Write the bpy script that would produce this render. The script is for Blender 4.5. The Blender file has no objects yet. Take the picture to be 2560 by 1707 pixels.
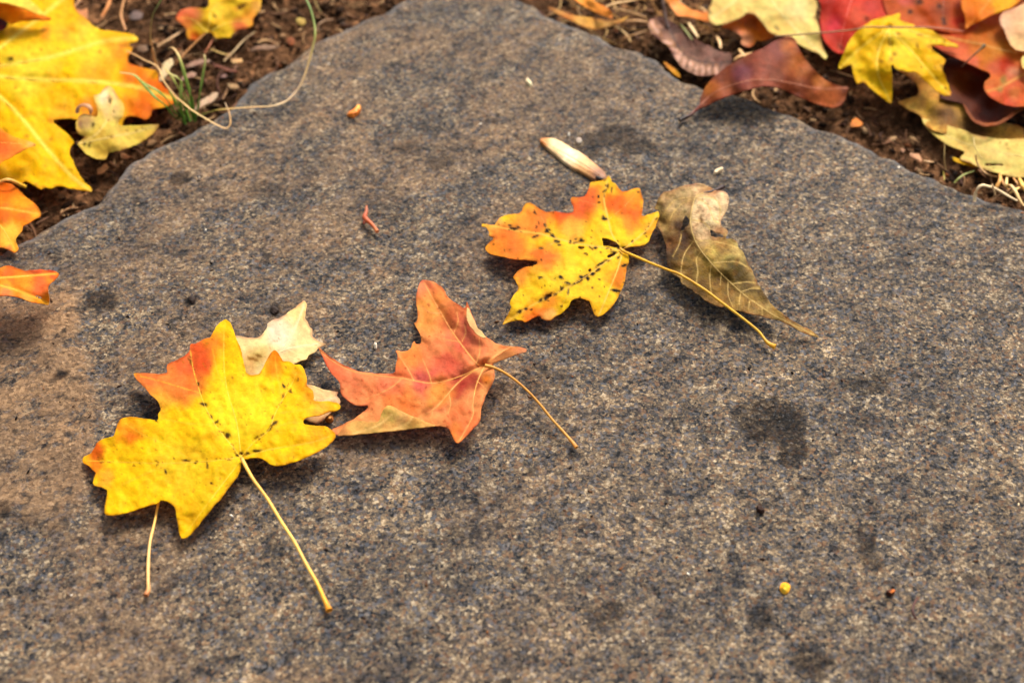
import bpy, math, random
import numpy as np
from mathutils import Vector, Matrix

random.seed(7)
rng = np.random.default_rng(7)
sc = bpy.context.scene
col = sc.collection

# ------------------------------------------------------------------ camera
PW, PH = 2560.0, 1707.0            # size of the photograph, for tracing
LENS, SENSOR = 50.0, 36.0
PITCH = math.radians(47.0)         # looking down
DIST = 0.50                        # metres from lens to the stone at frame centre
cam_data = bpy.data.cameras.new('camera')
cam = bpy.data.objects.new('camera', cam_data)
col.objects.link(cam)
cam.location = (0.0, -DIST * math.cos(PITCH), DIST * math.sin(PITCH))
cam.rotation_euler = (math.pi / 2 - PITCH, 0, 0)
cam_data.lens = LENS
cam_data.sensor_width = SENSOR
cam_data.sensor_fit = 'HORIZONTAL'
cam_data.clip_start = 0.01
cam_data.clip_end = 500.0
cam_data.dof.use_dof = True
cam_data.dof.focus_distance = 0.487
cam_data.dof.aperture_fstop = 9.0
sc.camera = cam

# ------------------------------------------------------------------ sky, sun, exposure
SUN_EL, SUN_AZ = math.radians(50), math.radians(24)    # high, from behind the scene (north), a little right
world = bpy.data.worlds.new('World')
sc.world = world
world.use_nodes = True
wn, wl = world.node_tree.nodes, world.node_tree.links
wn.clear()
w_out = wn.new('ShaderNodeOutputWorld')
w_bg = wn.new('ShaderNodeBackground')
w_sky = wn.new('ShaderNodeTexSky')
w_sky.sky_type = 'NISHITA'
w_sky.sun_disc = False
w_sky.sun_elevation = SUN_EL
w_sky.sun_rotation = SUN_AZ
w_sky.dust_density = 5.0
w_sky.air_density = 1.0
w_hs = wn.new('ShaderNodeHueSaturation')
w_hs.inputs['Saturation'].default_value = 0.12         # thin overcast: a grey-white sky
wl.new(w_sky.outputs['Color'], w_hs.inputs['Color'])
wl.new(w_hs.outputs['Color'], w_bg.inputs['Color'])
w_bg.inputs['Strength'].default_value = 0.07
wl.new(w_bg.outputs['Background'], w_out.inputs['Surface'])

sun_data = bpy.data.lights.new('sun', 'SUN')
sun_data.energy = 1.5
sun_data.angle = math.radians(20)
sun_data.color = (1.0, 0.89, 0.73)
sun = bpy.data.objects.new('sun', sun_data)
col.objects.link(sun)
sdir = Vector((math.sin(SUN_AZ) * math.cos(SUN_EL), math.cos(SUN_AZ) * math.cos(SUN_EL), math.sin(SUN_EL)))
sun.rotation_euler = sdir.to_track_quat('Z', 'Y').to_euler()
sun.location = sdir * 5

sc.view_settings.view_transform = 'Standard'
sc.view_settings.look = 'None'
sc.view_settings.gamma = 1.0
sc.view_settings.use_curve_mapping = False
sc.view_settings.exposure = 1.88
sc.cycles.use_denoising = True
sc.cycles.max_bounces = 6
sc.cycles.transparent_max_bounces = 6

# ------------------------------------------------------------------ tracing helpers
CP, SP = math.cos(PITCH), math.sin(PITCH)
CAM = np.array(cam.location)
F_FWD = np.array([0, CP, -SP]); F_UP = np.array([0, SP, CP]); F_RT = np.array([1.0, 0, 0])

def U(px, py, h):
    """point of the place seen at photo pixel (px, py), at height h metres above the stone"""
    px = np.asarray(px, float); py = np.asarray(py, float); h = np.asarray(h, float)
    sx = (px - PW / 2) / PW * SENSOR / LENS
    sy = -(py - PH / 2) / PW * SENSOR / LENS
    d = F_FWD + sx[..., None] * F_RT + sy[..., None] * F_UP
    t = (h - CAM[2]) / d[..., 2]
    return CAM + t[..., None] * d

def Z(x0, y0, s):
    """reader for points traced on an enlarged crop of the photograph"""
    return lambda pts: [(x0 + p[0] / s, y0 + p[1] / s) + tuple(p[2:]) for p in pts]

Z1 = Z(200, 740, 3.136); Z2 = Z(750, 660, 3.136); Z3 = Z(1180, 400, 3.484); Z4 = Z(1580, 400, 3.1365)
Z5 = Z(0, 0, 3.136); Z6 = Z(300, 0, 3.92); Z7 = Z(1600, 0, 4.2764); Z8 = Z(2010, 0, 3.0145)
Z9 = Z(0, 400, 3.92); Z10 = Z(1300, 0, 4.48); ZR3 = Z(0, 800, 2.6125); ZR4 = Z(300, 1100, 3.137)
ZR5 = Z(1800, 1300, 3.095); ZR6 = Z(800, 100, 3.136); ZS = Z(2260, 230, 5.407); ZT = Z(1380, 0, 7.128)
ZS0 = Z(0, 0, 1.0)

def lin(c, k=0.80):
    c = np.asarray(c, float) / 255.0
    l = np.where(c <= 0.04045, c / 12.92, ((c + 0.055) / 1.055) ** 2.4)
    return l * k

def _hash(ix, iy, seed):
    n = (ix.astype(np.int64) * 374761393 + iy.astype(np.int64) * 668265263 + seed * 974711) & 0x7fffffff
    n = ((n ^ (n >> 13)) * 1274126177) & 0x7fffffff
    return ((n ^ (n >> 16)) & 0xffff) / 65535.0

def vnoise(x, y, seed=0):
    ix = np.floor(x); iy = np.floor(y)
    fx = x - ix; fy = y - iy
    fx = fx * fx * (3 - 2 * fx); fy = fy * fy * (3 - 2 * fy)
    a = _hash(ix, iy, seed); b = _hash(ix + 1, iy, seed)
    c = _hash(ix, iy + 1, seed); d = _hash(ix + 1, iy + 1, seed)
    return (a * (1 - fx) + b * fx) * (1 - fy) + (c * (1 - fx) + d * fx) * fy

def fbm(x, y, seed=0, octv=4):
    s = 0; a = 0.5; t = 0
    x = np.asarray(x, float); y = np.asarray(y, float)
    for k in range(octv):
        s = s + a * vnoise(x * 2 ** k + 17.3 * k, y * 2 ** k - 9.1 * k, seed + k); t += a; a *= 0.5
    return s / t                                        # 0..1, mean 0.5

def sstep(e0, e1, x):
    t = np.clip((x - e0) / (e1 - e0), 0, 1)
    return t * t * (3 - 2 * t)

def inside(P, poly):
    x, y = P[:, 0], P[:, 1]
    r = np.zeros(len(P), bool)
    n = len(poly)
    for i in range(n):
        x1, y1 = poly[i]; x2, y2 = poly[(i + 1) % n]
        if y1 == y2: continue
        c = ((y1 > y) != (y2 > y)) & (x < (x2 - x1) * (y - y1) / (y2 - y1) + x1)
        r ^= c
    return r

def seg_near(P, A, B):
    """nearest point on the segments A->B for each P: (distance, point)"""
    best = np.full(len(P), 1e18); bp = np.zeros((len(P), 2))
    for a, b in zip(A, B):
        d = b - a; L = float(d @ d)
        if L == 0: continue
        t = np.clip(((P - a) @ d) / L, 0, 1)
        q = a + t[:, None] * d
        e = ((P - q) ** 2).sum(1)
        m = e < best
        best[m] = e[m]; bp[m] = q[m]
    return np.sqrt(best), bp

def line_dist(P, pts):
    pts = np.asarray(pts, float)[:, :2]
    return seg_near(P, pts[:-1], pts[1:])[0]

def smooth_line(pts, n=6):
    """Catmull-Rom through the points (any number of columns)"""
    p = np.asarray(pts, float)
    q = np.vstack([2 * p[0] - p[1], p, 2 * p[-1] - p[-2]])
    out = []
    for i in range(1, len(q) - 2):
        for k in range(n):
            t = k / n
            out.append(0.5 * ((2 * q[i]) + (-q[i-1] + q[i+1]) * t + (2*q[i-1] - 5*q[i] + 4*q[i+1] - q[i+2]) * t*t
                              + (-q[i-1] + 3*q[i] - 3*q[i+1] + q[i+2]) * t**3))
    out.append(p[-1])
    return np.array(out)

# ------------------------------------------------------------------ object helpers
def link(name, me, mats=(), parent=None):
    o = bpy.data.objects.new(name, me)
    col.objects.link(o)
    for m in mats: me.materials.append(m)
    if parent is not None:
        o.parent = parent
        o.matrix_parent_inverse = Matrix.Translation(-Vector(parent.location))
    return o

def mesh_from(name, V, F, C=None, smooth=True):
    me = bpy.data.meshes.new(name)
    V = np.asarray(V, np.float32)
    F = np.asarray(F, np.int32)
    nf, k = F.shape
    me.vertices.add(len(V)); me.vertices.foreach_set('co', V.ravel())
    me.loops.add(nf * k); me.loops.foreach_set('vertex_index', F.ravel())
    me.polygons.add(nf)
    me.polygons.foreach_set('loop_start', np.arange(0, nf * k, k, dtype=np.int32))
    me.update(calc_edges=True)
    me.validate()
    if C is not None:
        at = me.color_attributes.new('Col', 'FLOAT_COLOR', 'POINT')
        C4 = np.ones((len(V), 4), np.float32); C4[:, :3] = C
        at.data.foreach_set('color', C4.ravel())
    if smooth: me.shade_smooth()
    return me

def tag(o, label, cat, group=None, kind=None):
    if label: o['label'] = label
    if cat: o['category'] = cat
    if group: o['group'] = group
    if kind: o['kind'] = kind
    return o

def thing(name, loc, label, cat, group=None):
    o = bpy.data.objects.new(name, None)
    o.empty_display_size = 0.01
    col.objects.link(o)
    o.location = Vector([float(v) for v in loc])
    return tag(o, label, cat, group)

def tube_mesh(name, P, R, sides=8, flat=1.0, C=None, cap=True):
    """tapered tube along world points P with radius R per point; flat<1 squashes it"""
    P = np.asarray(P, float); n = len(P)
    R = np.broadcast_to(np.asarray(R, float), (n,))
    T = np.gradient(P, axis=0); T /= np.linalg.norm(T, axis=1)[:, None] + 1e-12
    up = np.array([0, 0, 1.0])
    S = np.cross(T, up); L = np.linalg.norm(S, axis=1)
    S[L < 1e-4] = [1, 0, 0]; S /= np.linalg.norm(S, axis=1)[:, None]
    N = np.cross(S, T)
    V = []; CC = []
    for i in range(n):
        for k in range(sides):
            a = 2 * math.pi * k / sides
            V.append(P[i] + R[i] * (math.cos(a) * S[i] + flat * math.sin(a) * N[i]))
            if C is not None: CC.append(C[i])
    F = []
    for i in range(n - 1):
        for k in range(sides):
            a = i * sides + k; b = i * sides + (k + 1) % sides
            F.append((a, b, b + sides, a + sides))
    if cap:
        for i in (0, n - 1):
            V.append(P[i]); c = len(V) - 1
            if C is not None: CC.append(C[i])
            for k in range(sides):
                a = i * sides + k; b = i * sides + (k + 1) % sides
                F.append((a, c, c, b) if i else (b, c, c, a))
    me = bpy.data.meshes.new(name)
    F = [tuple(dict.fromkeys(f)) for f in F]
    me.from_pydata([tuple(v) for v in V], [], F); me.update()
    if C is not None:
        at = me.color_attributes.new('Col', 'FLOAT_COLOR', 'POINT')
        C4 = np.ones((len(V), 4), np.float32); C4[:, :3] = np.array(CC)
        at.data.foreach_set('color', C4.ravel())
    me.shade_smooth()
    return me

# ------------------------------------------------------------------ materials
def nodes_of(name):
    m = bpy.data.materials.new(name); m.use_nodes = True
    nt = m.node_tree; nt.nodes.clear()
    return m, nt.nodes, nt.links

def noise_node(n, l, vec, scale, detail=3.0, rough=0.55, dist=0.0):
    t = n.new('ShaderNodeTexNoise')
    t.inputs['Scale'].default_value = scale
    t.inputs['Detail'].default_value = detail
    t.inputs['Roughness'].default_value = rough
    t.inputs['Distortion'].default_value = dist
    l.new(vec, t.inputs['Vector'])
    return t

def ramp_node(n, l, fac, stops, interp='LINEAR'):
    r = n.new('ShaderNodeValToRGB'); r.color_ramp.interpolation = interp
    e = r.color_ramp.elements
    while len(e) < len(stops): e.new(0.5)
    for i, (p, c) in enumerate(stops):
        e[i].position = p
        e[i].color = (c, c, c, 1) if np.isscalar(c) else (c[0], c[1], c[2], 1)
    l.new(fac, r.inputs['Fac'])
    return r

def mix_node(n, l, blend, fac, a, b):
    m = n.new('ShaderNodeMix'); m.data_type = 'RGBA'; m.blend_type = blend
    m.clamp_factor = True
    for sock, v in ((m.inputs[0], fac), (m.inputs[6], a), (m.inputs[7], b)):
        if hasattr(v, 'is_output'): l.new(v, sock)
        elif np.isscalar(v): sock.default_value = v
        else: sock.default_value = (v[0], v[1], v[2], 1)
    return m.outputs[2]

def leaf_material(name, translucent=0.48, rough=0.55, mottle=0.18, bump=0.3, spec=0.06, scale=1.0):
    m, n, l = nodes_of(name)
    out = n.new('ShaderNodeOutputMaterial')
    at = n.new('ShaderNodeAttribute'); at.attribute_name = 'Col'
    tc = n.new('ShaderNodeTexCoord'); v = tc.outputs['Object']
    n1 = noise_node(n, l, v, 260 * scale, 4, 0.6)
    n2 = noise_node(n, l, v, 1500 * scale, 2, 0.5)
    r1 = ramp_node(n, l, n1.outputs['Fac'], [(0.3, 1 - mottle), (0.7, 1 + mottle * 0.4)])
    r2 = ramp_node(n, l, n2.outputs['Fac'], [(0.32, 1 - mottle * 0.5), (0.6, 1.0)])
    c = mix_node(n, l, 'MULTIPLY', 1.0, at.outputs['Color'], r1.outputs['Color'])
    c = mix_node(n, l, 'MULTIPLY', 1.0, c, r2.outputs['Color'])
    # fine brown freckles
    vo = n.new('ShaderNodeTexVoronoi'); vo.inputs['Scale'].default_value = 330 * scale
    l.new(v, vo.inputs['Vector'])
    fr = ramp_node(n, l, vo.outputs['Distance'], [(0.05, 0.75), (0.14, 0.0)])
    n3 = noise_node(n, l, v, 90 * scale, 2)
    fm = ramp_node(n, l, n3.outputs['Fac'], [(0.52, 0.0), (0.66, 1.0)])
    ff = n.new('ShaderNodeMath'); ff.operation = 'MULTIPLY'
    l.new(fr.outputs['Color'], ff.inputs[0]); l.new(fm.outputs['Color'], ff.inputs[1])
    c = mix_node(n, l, 'MULTIPLY', ff.outputs[0], c, (0.42, 0.27, 0.16))
    net = n.new('ShaderNodeTexVoronoi'); net.feature = 'DISTANCE_TO_EDGE'; net.inputs['Scale'].default_value = 420 * scale
    dv = n.new('ShaderNodeVectorMath'); dv.operation = 'MULTIPLY_ADD'; dv.inputs[1].default_value = (0.002, 0.002, 0.002)
    l.new(n1.outputs['Color'], dv.inputs[0]); l.new(v, dv.inputs[2]); l.new(dv.outputs[0], net.inputs['Vector'])
    nr_ = ramp_node(n, l, net.outputs['Distance'], [(0.0, 0.30), (0.10, 0.0)])
    c = mix_node(n, l, 'SCREEN', nr_.outputs['Color'], c, mix_node(n, l, 'MULTIPLY', 1.0, c, (0.45, 0.38, 0.25)))
    hs = n.new('ShaderNodeMath'); hs.operation = 'MULTIPLY_ADD'; hs.inputs[1].default_value = -0.8
    l.new(nr_.outputs['Color'], hs.inputs[0]); l.new(n1.outputs['Fac'], hs.inputs[2])
    bp = n.new('ShaderNodeBump'); bp.inputs['Strength'].default_value = bump
    bp.inputs['Distance'].default_value = 0.0008
    l.new(hs.outputs[0], bp.inputs['Height'])
    pr = n.new('ShaderNodeBsdfPrincipled')
    pr.inputs['Roughness'].default_value = rough
    pr.inputs['Specular IOR Level'].default_value = spec
    l.new(c, pr.inputs['Base Color']); l.new(bp.outputs['Normal'], pr.inputs['Normal'])
    tr = n.new('ShaderNodeBsdfTranslucent')
    l.new(c, tr.inputs['Color'])
    mx = n.new('ShaderNodeMixShader'); mx.inputs[0].default_value = translucent
    l.new(pr.outputs[0], mx.inputs[1]); l.new(tr.outputs[0], mx.inputs[2])
    l.new(mx.outputs[0], out.inputs['Surface'])
    return m

def attr_material(name, rough=0.7, spec=0.2, scale=600, amp=0.3, bump=0.3, dist=0.0005):
    m, n, l = nodes_of(name)
    out = n.new('ShaderNodeOutputMaterial')
    at = n.new('ShaderNodeAttribute'); at.attribute_name = 'Col'
    tc = n.new('ShaderNodeTexCoord'); v = tc.outputs['Object']
    n1 = noise_node(n, l, v, scale, 4, 0.6)
    r1 = ramp_node(n, l, n1.outputs['Fac'], [(0.3, 1 - amp), (0.7, 1 + amp * 0.6)])
    c = mix_node(n, l, 'MULTIPLY', 1.0, at.outputs['Color'], r1.outputs['Color'])
    bp = n.new('ShaderNodeBump'); bp.inputs['Strength'].default_value = bump
    bp.inputs['Distance'].default_value = dist
    l.new(n1.outputs['Fac'], bp.inputs['Height'])
    pr = n.new('ShaderNodeBsdfPrincipled')
    pr.inputs['Roughness'].default_value = rough
    pr.inputs['Specular IOR Level'].default_value = spec
    l.new(c, pr.inputs['Base Color']); l.new(bp.outputs['Normal'], pr.inputs['Normal'])
    l.new(pr.outputs[0], out.inputs['Surface'])
    return m

M_LEAF = leaf_material('leaf_fresh_autumn')
M_DRY = leaf_material('leaf_dry', translucent=0.18, rough=0.62, mottle=0.5, bump=0.6, spec=0.08)
M_BROWN = leaf_material('leaf_brown_leathery', translucent=0.10, rough=0.55, mottle=0.3, bump=0.25, spec=0.05)
M_STEM = attr_material('leaf_stalk', 0.5, 0.3, 500, 0.25, 0.2)
M_GRASS = attr_material('grass_blade', 0.5, 0.3, 300, 0.2, 0.1)
M_BIT = attr_material('litter_bit', 0.75, 0.2, 900, 0.4, 0.5)
M_SOIL = attr_material('soil', 0.95, 0.04, 420, 0.75, 1.0, 0.003)
M_CRUMB = attr_material('soil_crumb', 0.95, 0.05, 900, 0.5, 0.6)

def stone_material():
    m, n, l = nodes_of('speckled_stone')
    out = n.new('ShaderNodeOutputMaterial')
    tc = n.new('ShaderNodeTexCoord'); v0 = tc.outputs['Object']
    at = n.new('ShaderNodeAttribute'); at.attribute_name = 'Col'     # r: brown crust, g: dark stains and painted shade, b: painted rim light
    sep = n.new('ShaderNodeSeparateColor'); l.new(at.outputs['Color'], sep.inputs[0])
    def math_(op, a, b=None, c=None):
        k = n.new('ShaderNodeMath'); k.operation = op
        for i, x in enumerate((a, b, c)):
            if x is None: continue
            if hasattr(x, 'is_output'): l.new(x, k.inputs[i])
            else: k.inputs[i].default_value = x
        return k.outputs[0]
    # ragged crystal outlines
    wob = noise_node(n, l, v0, 1500, 2, 0.5)
    wv = n.new('ShaderNodeVectorMath'); wv.operation = 'SCALE'; wv.inputs['Scale'].default_value = 0.0011
    wsub = n.new('ShaderNodeVectorMath'); wsub.operation = 'SUBTRACT'; wsub.inputs[1].default_value = (0.5, 0.5, 0.5)
    l.new(wob.outputs['Color'], wsub.inputs[0]); l.new(wsub.outputs[0], wv.inputs[0])
    wa = n.new('ShaderNodeVectorMath'); wa.operation = 'ADD'
    l.new(v0, wa.inputs[0]); l.new(wv.outputs[0], wa.inputs[1]); v = wa.outputs[0]
    # foliation runs from lower left to upper right
    mp = n.new('ShaderNodeMapping'); mp.vector_type = 'TEXTURE'
    mp.inputs['Rotation'].default_value = (0, 0, math.radians(33)); mp.inputs['Scale'].default_value = (1.45, 1.0, 1.0)
    l.new(v0, mp.inputs['Vector']); vs = mp.outputs['Vector']
    big = noise_node(n, l, v0, 16, 3, 0.6)
    mid = noise_node(n, l, vs, 120, 4, 0.68, 0.5)
    clot = noise_node(n, l, vs, 300, 3, 0.65, 0.4)
    def cells(scale):
        t = n.new('ShaderNodeTexVoronoi'); t.inputs['Scale'].default_value = scale
        l.new(v, t.inputs['Vector'])
        s = n.new('ShaderNodeSeparateColor'); l.new(t.outputs['Color'], s.inputs[0])
        return t, s
    t1, s1 = cells(950); t2, s2 = cells(1700)
    r = math_('MULTIPLY_ADD', s1.outputs[0], 0.58, math_('MULTIPLY', s2.outputs[0], 0.42))
    r = math_('MULTIPLY_ADD', r, 1.22, -0.11)
    r = math_('ADD', r, math_('MULTIPLY_ADD', mid.outputs['Fac'], 0.95, -0.475))
    r = math_('ADD', r, math_('MULTIPLY_ADD', clot.outputs['Fac'], 0.9, -0.45))
    ramp = ramp_node(n, l, r, [(0.0, (0.008, 0.009, 0.011)), (0.17, (0.022, 0.023, 0.027)), (0.35, (0.051, 0.047, 0.046)), (0.54, (0.080, 0.061, 0.044)),
                               (0.74, (0.132, 0.097, 0.064)), (0.92, (0.200, 0.152, 0.098)), (1.0, (0.30, 0.245, 0.17))])
    c = ramp.outputs['Color']
    # a few rusty and a few bluish crystals
    rus = ramp_node(n, l, s1.outputs[1], [(0.86, 0.0), (0.90, 0.55)])
    c = mix_node(n, l, 'MIX', rus.outputs['Color'], c, (0.135, 0.070, 0.036))
    blu = ramp_node(n, l, s1.outputs[2], [(0.84, 0.0), (0.90, 0.55)])
    c = mix_node(n, l, 'MIX', blu.outputs['Color'], c, (0.078, 0.086, 0.106))
    # brown crust where the old surface survives, broken by the mica clots
    crn = ramp_node(n, l, math_('ADD', mid.outputs['Fac'], math_('MULTIPLY_ADD', clot.outputs['Fac'], 0.6, -0.3)), [(0.36, 0.15), (0.50, 1.0)])
    cf = math_('MULTIPLY', math_('MULTIPLY', sep.outputs[0], crn.outputs['Color']), 0.72)
    crc = mix_node(n, l, 'MULTIPLY', 0.6, (0.168, 0.102, 0.056), ramp_node(n, l, s1.outputs[0], [(0.0, 0.35), (1.0, 1.6)]).outputs['Color'])
    c = mix_node(n, l, 'MIX', cf, c, crc)
    # mica knots: small blue-black spots
    kn = noise_node(n, l, v0, 210, 3, 0.6, 0.3)
    knr = ramp_node(n, l, kn.outputs['Fac'], [(0.56, 0.0), (0.66, 0.85)])
    c = mix_node(n, l, 'MULTIPLY', knr.outputs['Color'], c, (0.30, 0.34, 0.42))
    # large tonal drift, a little warmer where lighter
    bg = ramp_node(n, l, big.outputs['Fac'], [(0.32, (0.82, 0.83, 0.86)), (0.68, (1.16, 1.10, 1.03))])
    c = mix_node(n, l, 'MULTIPLY', 1.0, c, bg.outputs['Color'])
    b2 = noise_node(n, l, vs, 62, 3, 0.6, 0.3)
    bg2 = ramp_node(n, l, b2.outputs['Fac'], [(0.32, (0.74, 0.75, 0.78)), (0.68, (1.22, 1.19, 1.14))])
    c = mix_node(n, l, 'MULTIPLY', 1.0, c, bg2.outputs['Color'])
    # stains, and the leaf-notch shade painted among them
    sf = math_('MULTIPLY', sep.outputs[1], ramp_node(n, l, clot.outputs['Fac'], [(0.3, 1.0), (0.66, 0.82)]).outputs['Color'])
    c = mix_node(n, l, 'MULTIPLY', sf, c, (0.10, 0.085, 0.09))
    c = mix_node(n, l, 'MIX', sep.outputs[2], c, (0.110, 0.108, 0.112))  # rim: sky light painted as a paler tone
    # relief: grains stand proud, mica weathers out into pits
    h = math_('MULTIPLY_ADD', mid.outputs['Fac'], 1.3, math_('MULTIPLY', clot.outputs['Fac'], 0.8))
    h = math_('ADD', h, math_('MULTIPLY', r, 0.55))
    bp = n.new('ShaderNodeBump'); bp.inputs['Strength'].default_value = 0.85; bp.inputs['Distance'].default_value = 0.0011
    l.new(h, bp.inputs['Height'])
    pr = n.new('ShaderNodeBsdfPrincipled')
    rr = ramp_node(n, l, s2.outputs[2], [(0.80, 0.75), (0.97, 0.28)])
    l.new(rr.outputs['Color'], pr.inputs['Roughness'])
    pr.inputs['Specular IOR Level'].default_value = 0.09
    l.new(c, pr.inputs['Base Color']); l.new(bp.outputs['Normal'], pr.inputs['Normal'])
    l.new(pr.outputs[0], out.inputs['Surface'])
    return m
M_STONE = stone_material()

# ------------------------------------------------------------------ ground: soil
def soil_z(x, y):
    b = fbm(x * 14, y * 14, 31, 3) - 0.5
    s = fbm(x * 120, y * 120, 41, 4) - 0.5
    t = np.abs(fbm(x * 330, y * 330, 51, 2) - 0.5)
    near = sstep(3.0, 0.6, np.hypot(x, y))
    return -0.0125 + 0.008 * b + (0.0075 * s - 0.005 * t) * near

def axis(f0, f1, step, far):
    fine = np.arange(f0, f1, step)
    out = [0.006]; 
    while sum(out) < far: out.append(out[-1] * 1.35)
    o = np.cumsum(out)
    return np.concatenate([(f0 - o)[::-1], fine, f1 + o])

gx = axis(-0.36, 0.46, 0.0019, 60); gy = axis(-0.02, 0.34, 0.0019, 60)
GX, GY = np.meshgrid(gx, gy)
gz = soil_z(GX.ravel(), GY.ravel())
V = np.stack([GX.ravel(), GY.ravel(), gz], 1)
nx, ny = len(gx), len(gy)
ii, jj = np.meshgrid(np.arange(nx - 1), np.arange(ny - 1))
a = (jj * nx + ii).ravel()
F = np.stack([a, a + 1, a + nx + 1, a + nx], 1)
c1 = fbm(V[:, 0] * 60, V[:, 1] * 60, 61, 4)[:, None]
c2 = fbm(V[:, 0] * 400, V[:, 1] * 400, 71, 3)[:, None]
C = lin((92, 64, 43)) * (0.3 + 1.2 * c1) * (0.3 + 1.5 * c2)
C = C + lin((150, 105, 70)) * sstep(0.62, 0.85, c2) * 0.7
ground = link('soil', mesh_from('soil', V, F, C), [M_SOIL])
ground['kind'] = 'structure'

# ------------------------------------------------------------------ the stone slab
EDGE = [(-420, 820), (-150, 694), (0, 624), (41, 596), (82, 578), (115, 561), (163, 530), (209, 507), (230, 501), (246, 487), (268, 459),
        (306, 410), (351, 381), (399, 350), (446, 333), (500, 304), (545, 275), (577, 255), (588, 235), (614, 209), (634, 190),
        (657, 176), (698, 161), (734, 138), (772, 112), (800, 94), (850, 68), (900, 45), (947, 27), (1001, 0), (1060, -40), (1150, -85),
        (1240, -55), (1318, 0), (1340, 11), (1365, 27), (1407, 42), (1445, 60), (1483, 77), (1514, 89), (1534, 104), (1568, 112),
        (1606, 122), (1635, 138), (1662, 158), (1691, 183), (1724, 201), (1764, 210), (1825, 222), (1885, 236), (1911, 252), (1939, 262),
        (1974, 274), (2009, 288), (2058, 312), (2126, 335), (2159, 348), (2209, 372), (2262, 401), (2325, 431), (2362, 453),
        (2408, 468), (2458, 481), (2524, 501), (2560, 513), (2900, 650), (3150, 750)]
e = np.array(EDGE, float)
ew = U(e[:, 0], e[:, 1], np.full(len(e), -0.0012))[:, :2]
ew = np.vstack([ew, [[0.62, -0.05], [0.60, -0.40], [0.2, -0.47], [-0.3, -0.45], [-0.58, -0.36], [-0.52, 0.0]]])
edge_dense = []
for i in range(len(ew)):
    p, q = ew[i], ew[(i + 1) % len(ew)]
    k = max(1, int(np.linalg.norm(q - p) / 0.0018))
    for t in range(k): edge_dense.append(p + (q - p) * t / k)
edge_dense = np.array(edge_dense)
jit = np.stack([fbm(edge_dense[:, 0] * 90, edge_dense[:, 1] * 90, 5, 3), fbm(edge_dense[:, 0] * 90, edge_dense[:, 1] * 90, 8, 3)], 1) - 0.5
jit2 = np.stack([fbm(edge_dense[:, 0] * 300, edge_dense[:, 1] * 300, 105, 2), fbm(edge_dense[:, 0] * 300, edge_dense[:, 1] * 300, 108, 2)], 1) - 0.5
edge_dense = edge_dense + jit * 0.0034 + jit2 * 0.0026

CRUST = np.array(ZR3([(-200, 1290), (0, 1282), (100, 1285), (250, 1320), (380, 1348), (435, 1330), (470, 1260), (500, 1120), (560, 1040),
                      (600, 900), (560, 700), (585, 520), (555, 400), (600, 230), (560, 120), (520, -60), (440, -230), (200, -330), (-200, -300)]))
crust_w = U(CRUST[:, 0], CRUST[:, 1], np.zeros(len(CRUST)))[:, :2]

def signed(P, poly):
    d = seg_near(P, poly, np.roll(poly, -1, 0))[0]
    return np.where(inside(P, poly), d, -d)

def crust_mask(P):
    w = np.stack([fbm(P[:, 0] * 70, P[:, 1] * 70, 91, 3), fbm(P[:, 0] * 70, P[:, 1] * 70, 95, 3)], 1) - 0.5
    out = np.full(len(P), -1.0)
    near = (P[:, 0] < -0.08)
    if near.any(): out[near] = signed(P[near] + w[near] * 0.012, crust_w)
    return out

def stone_top(P, d_edge):
    z = 0.0004 - 0.0013 * fbm(P[:, 0] * 22, P[:, 1] * 22, 3, 3) - 0.0006 * fbm(P[:, 0] * 130, P[:, 1] * 130, 6, 3)
    z -= 0.0008 * (1 - sstep(-0.0008, 0.0010, crust_mask(P)))
    r = 0.0025 + 0.010 * fbm(P[:, 0] * 55, P[:, 1] * 55, 203, 3) ** 1.5
    t = np.clip(d_edge / r, 0, 1)
    z -= 0.0045 * (1 - np.sqrt(np.clip(1 - (1 - t) ** 2, 0, 1)))
    return z

step = 0.0015
xs = np.arange(ew[:, 0].min() - step, ew[:, 0].max() + 2 * step, step)
ys = np.arange(ew[:, 1].min() - step, ew[:, 1].max() + 2 * step, step)
XX, YY = np.meshgrid(xs, ys); P = np.stack([XX.ravel(), YY.ravel()], 1)
ins = inside(P, edge_dense)
I = ins.reshape(XX.shape)
cell = I[:-1, :-1] | I[1:, :-1] | I[:-1, 1:] | I[1:, 1:]
jj, ii = np.nonzero(cell)
nx = len(xs)
a = jj * nx + ii
F = np.stack([a, a + 1, a + nx + 1, a + nx], 1)
used = np.unique(F)
remap = np.full(len(P), -1); remap[used] = np.arange(len(used))
F = remap[F]; Q = P[used]; qi = ins[used]
Q[~qi] = seg_near(Q[~qi], edge_dense, np.roll(edge_dense, -1, 0))[1]
# distance to the edge, exact only near it
dE = np.full(len(Q), 1.0)
coarse = ew; dc = seg_near(Q, coarse, np.roll(coarse, -1, 0))[0]
nr = dc < 0.012
dE[nr] = seg_near(Q[nr], edge_dense, np.roll(edge_dense, -1, 0))[0]
zt = stone_top(Q, dE)
C = np.zeros((len(Q), 3))
cm = crust_mask(Q)
C[:, 0] = sstep(-0.003, 0.002, cm) * 1.1
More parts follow.
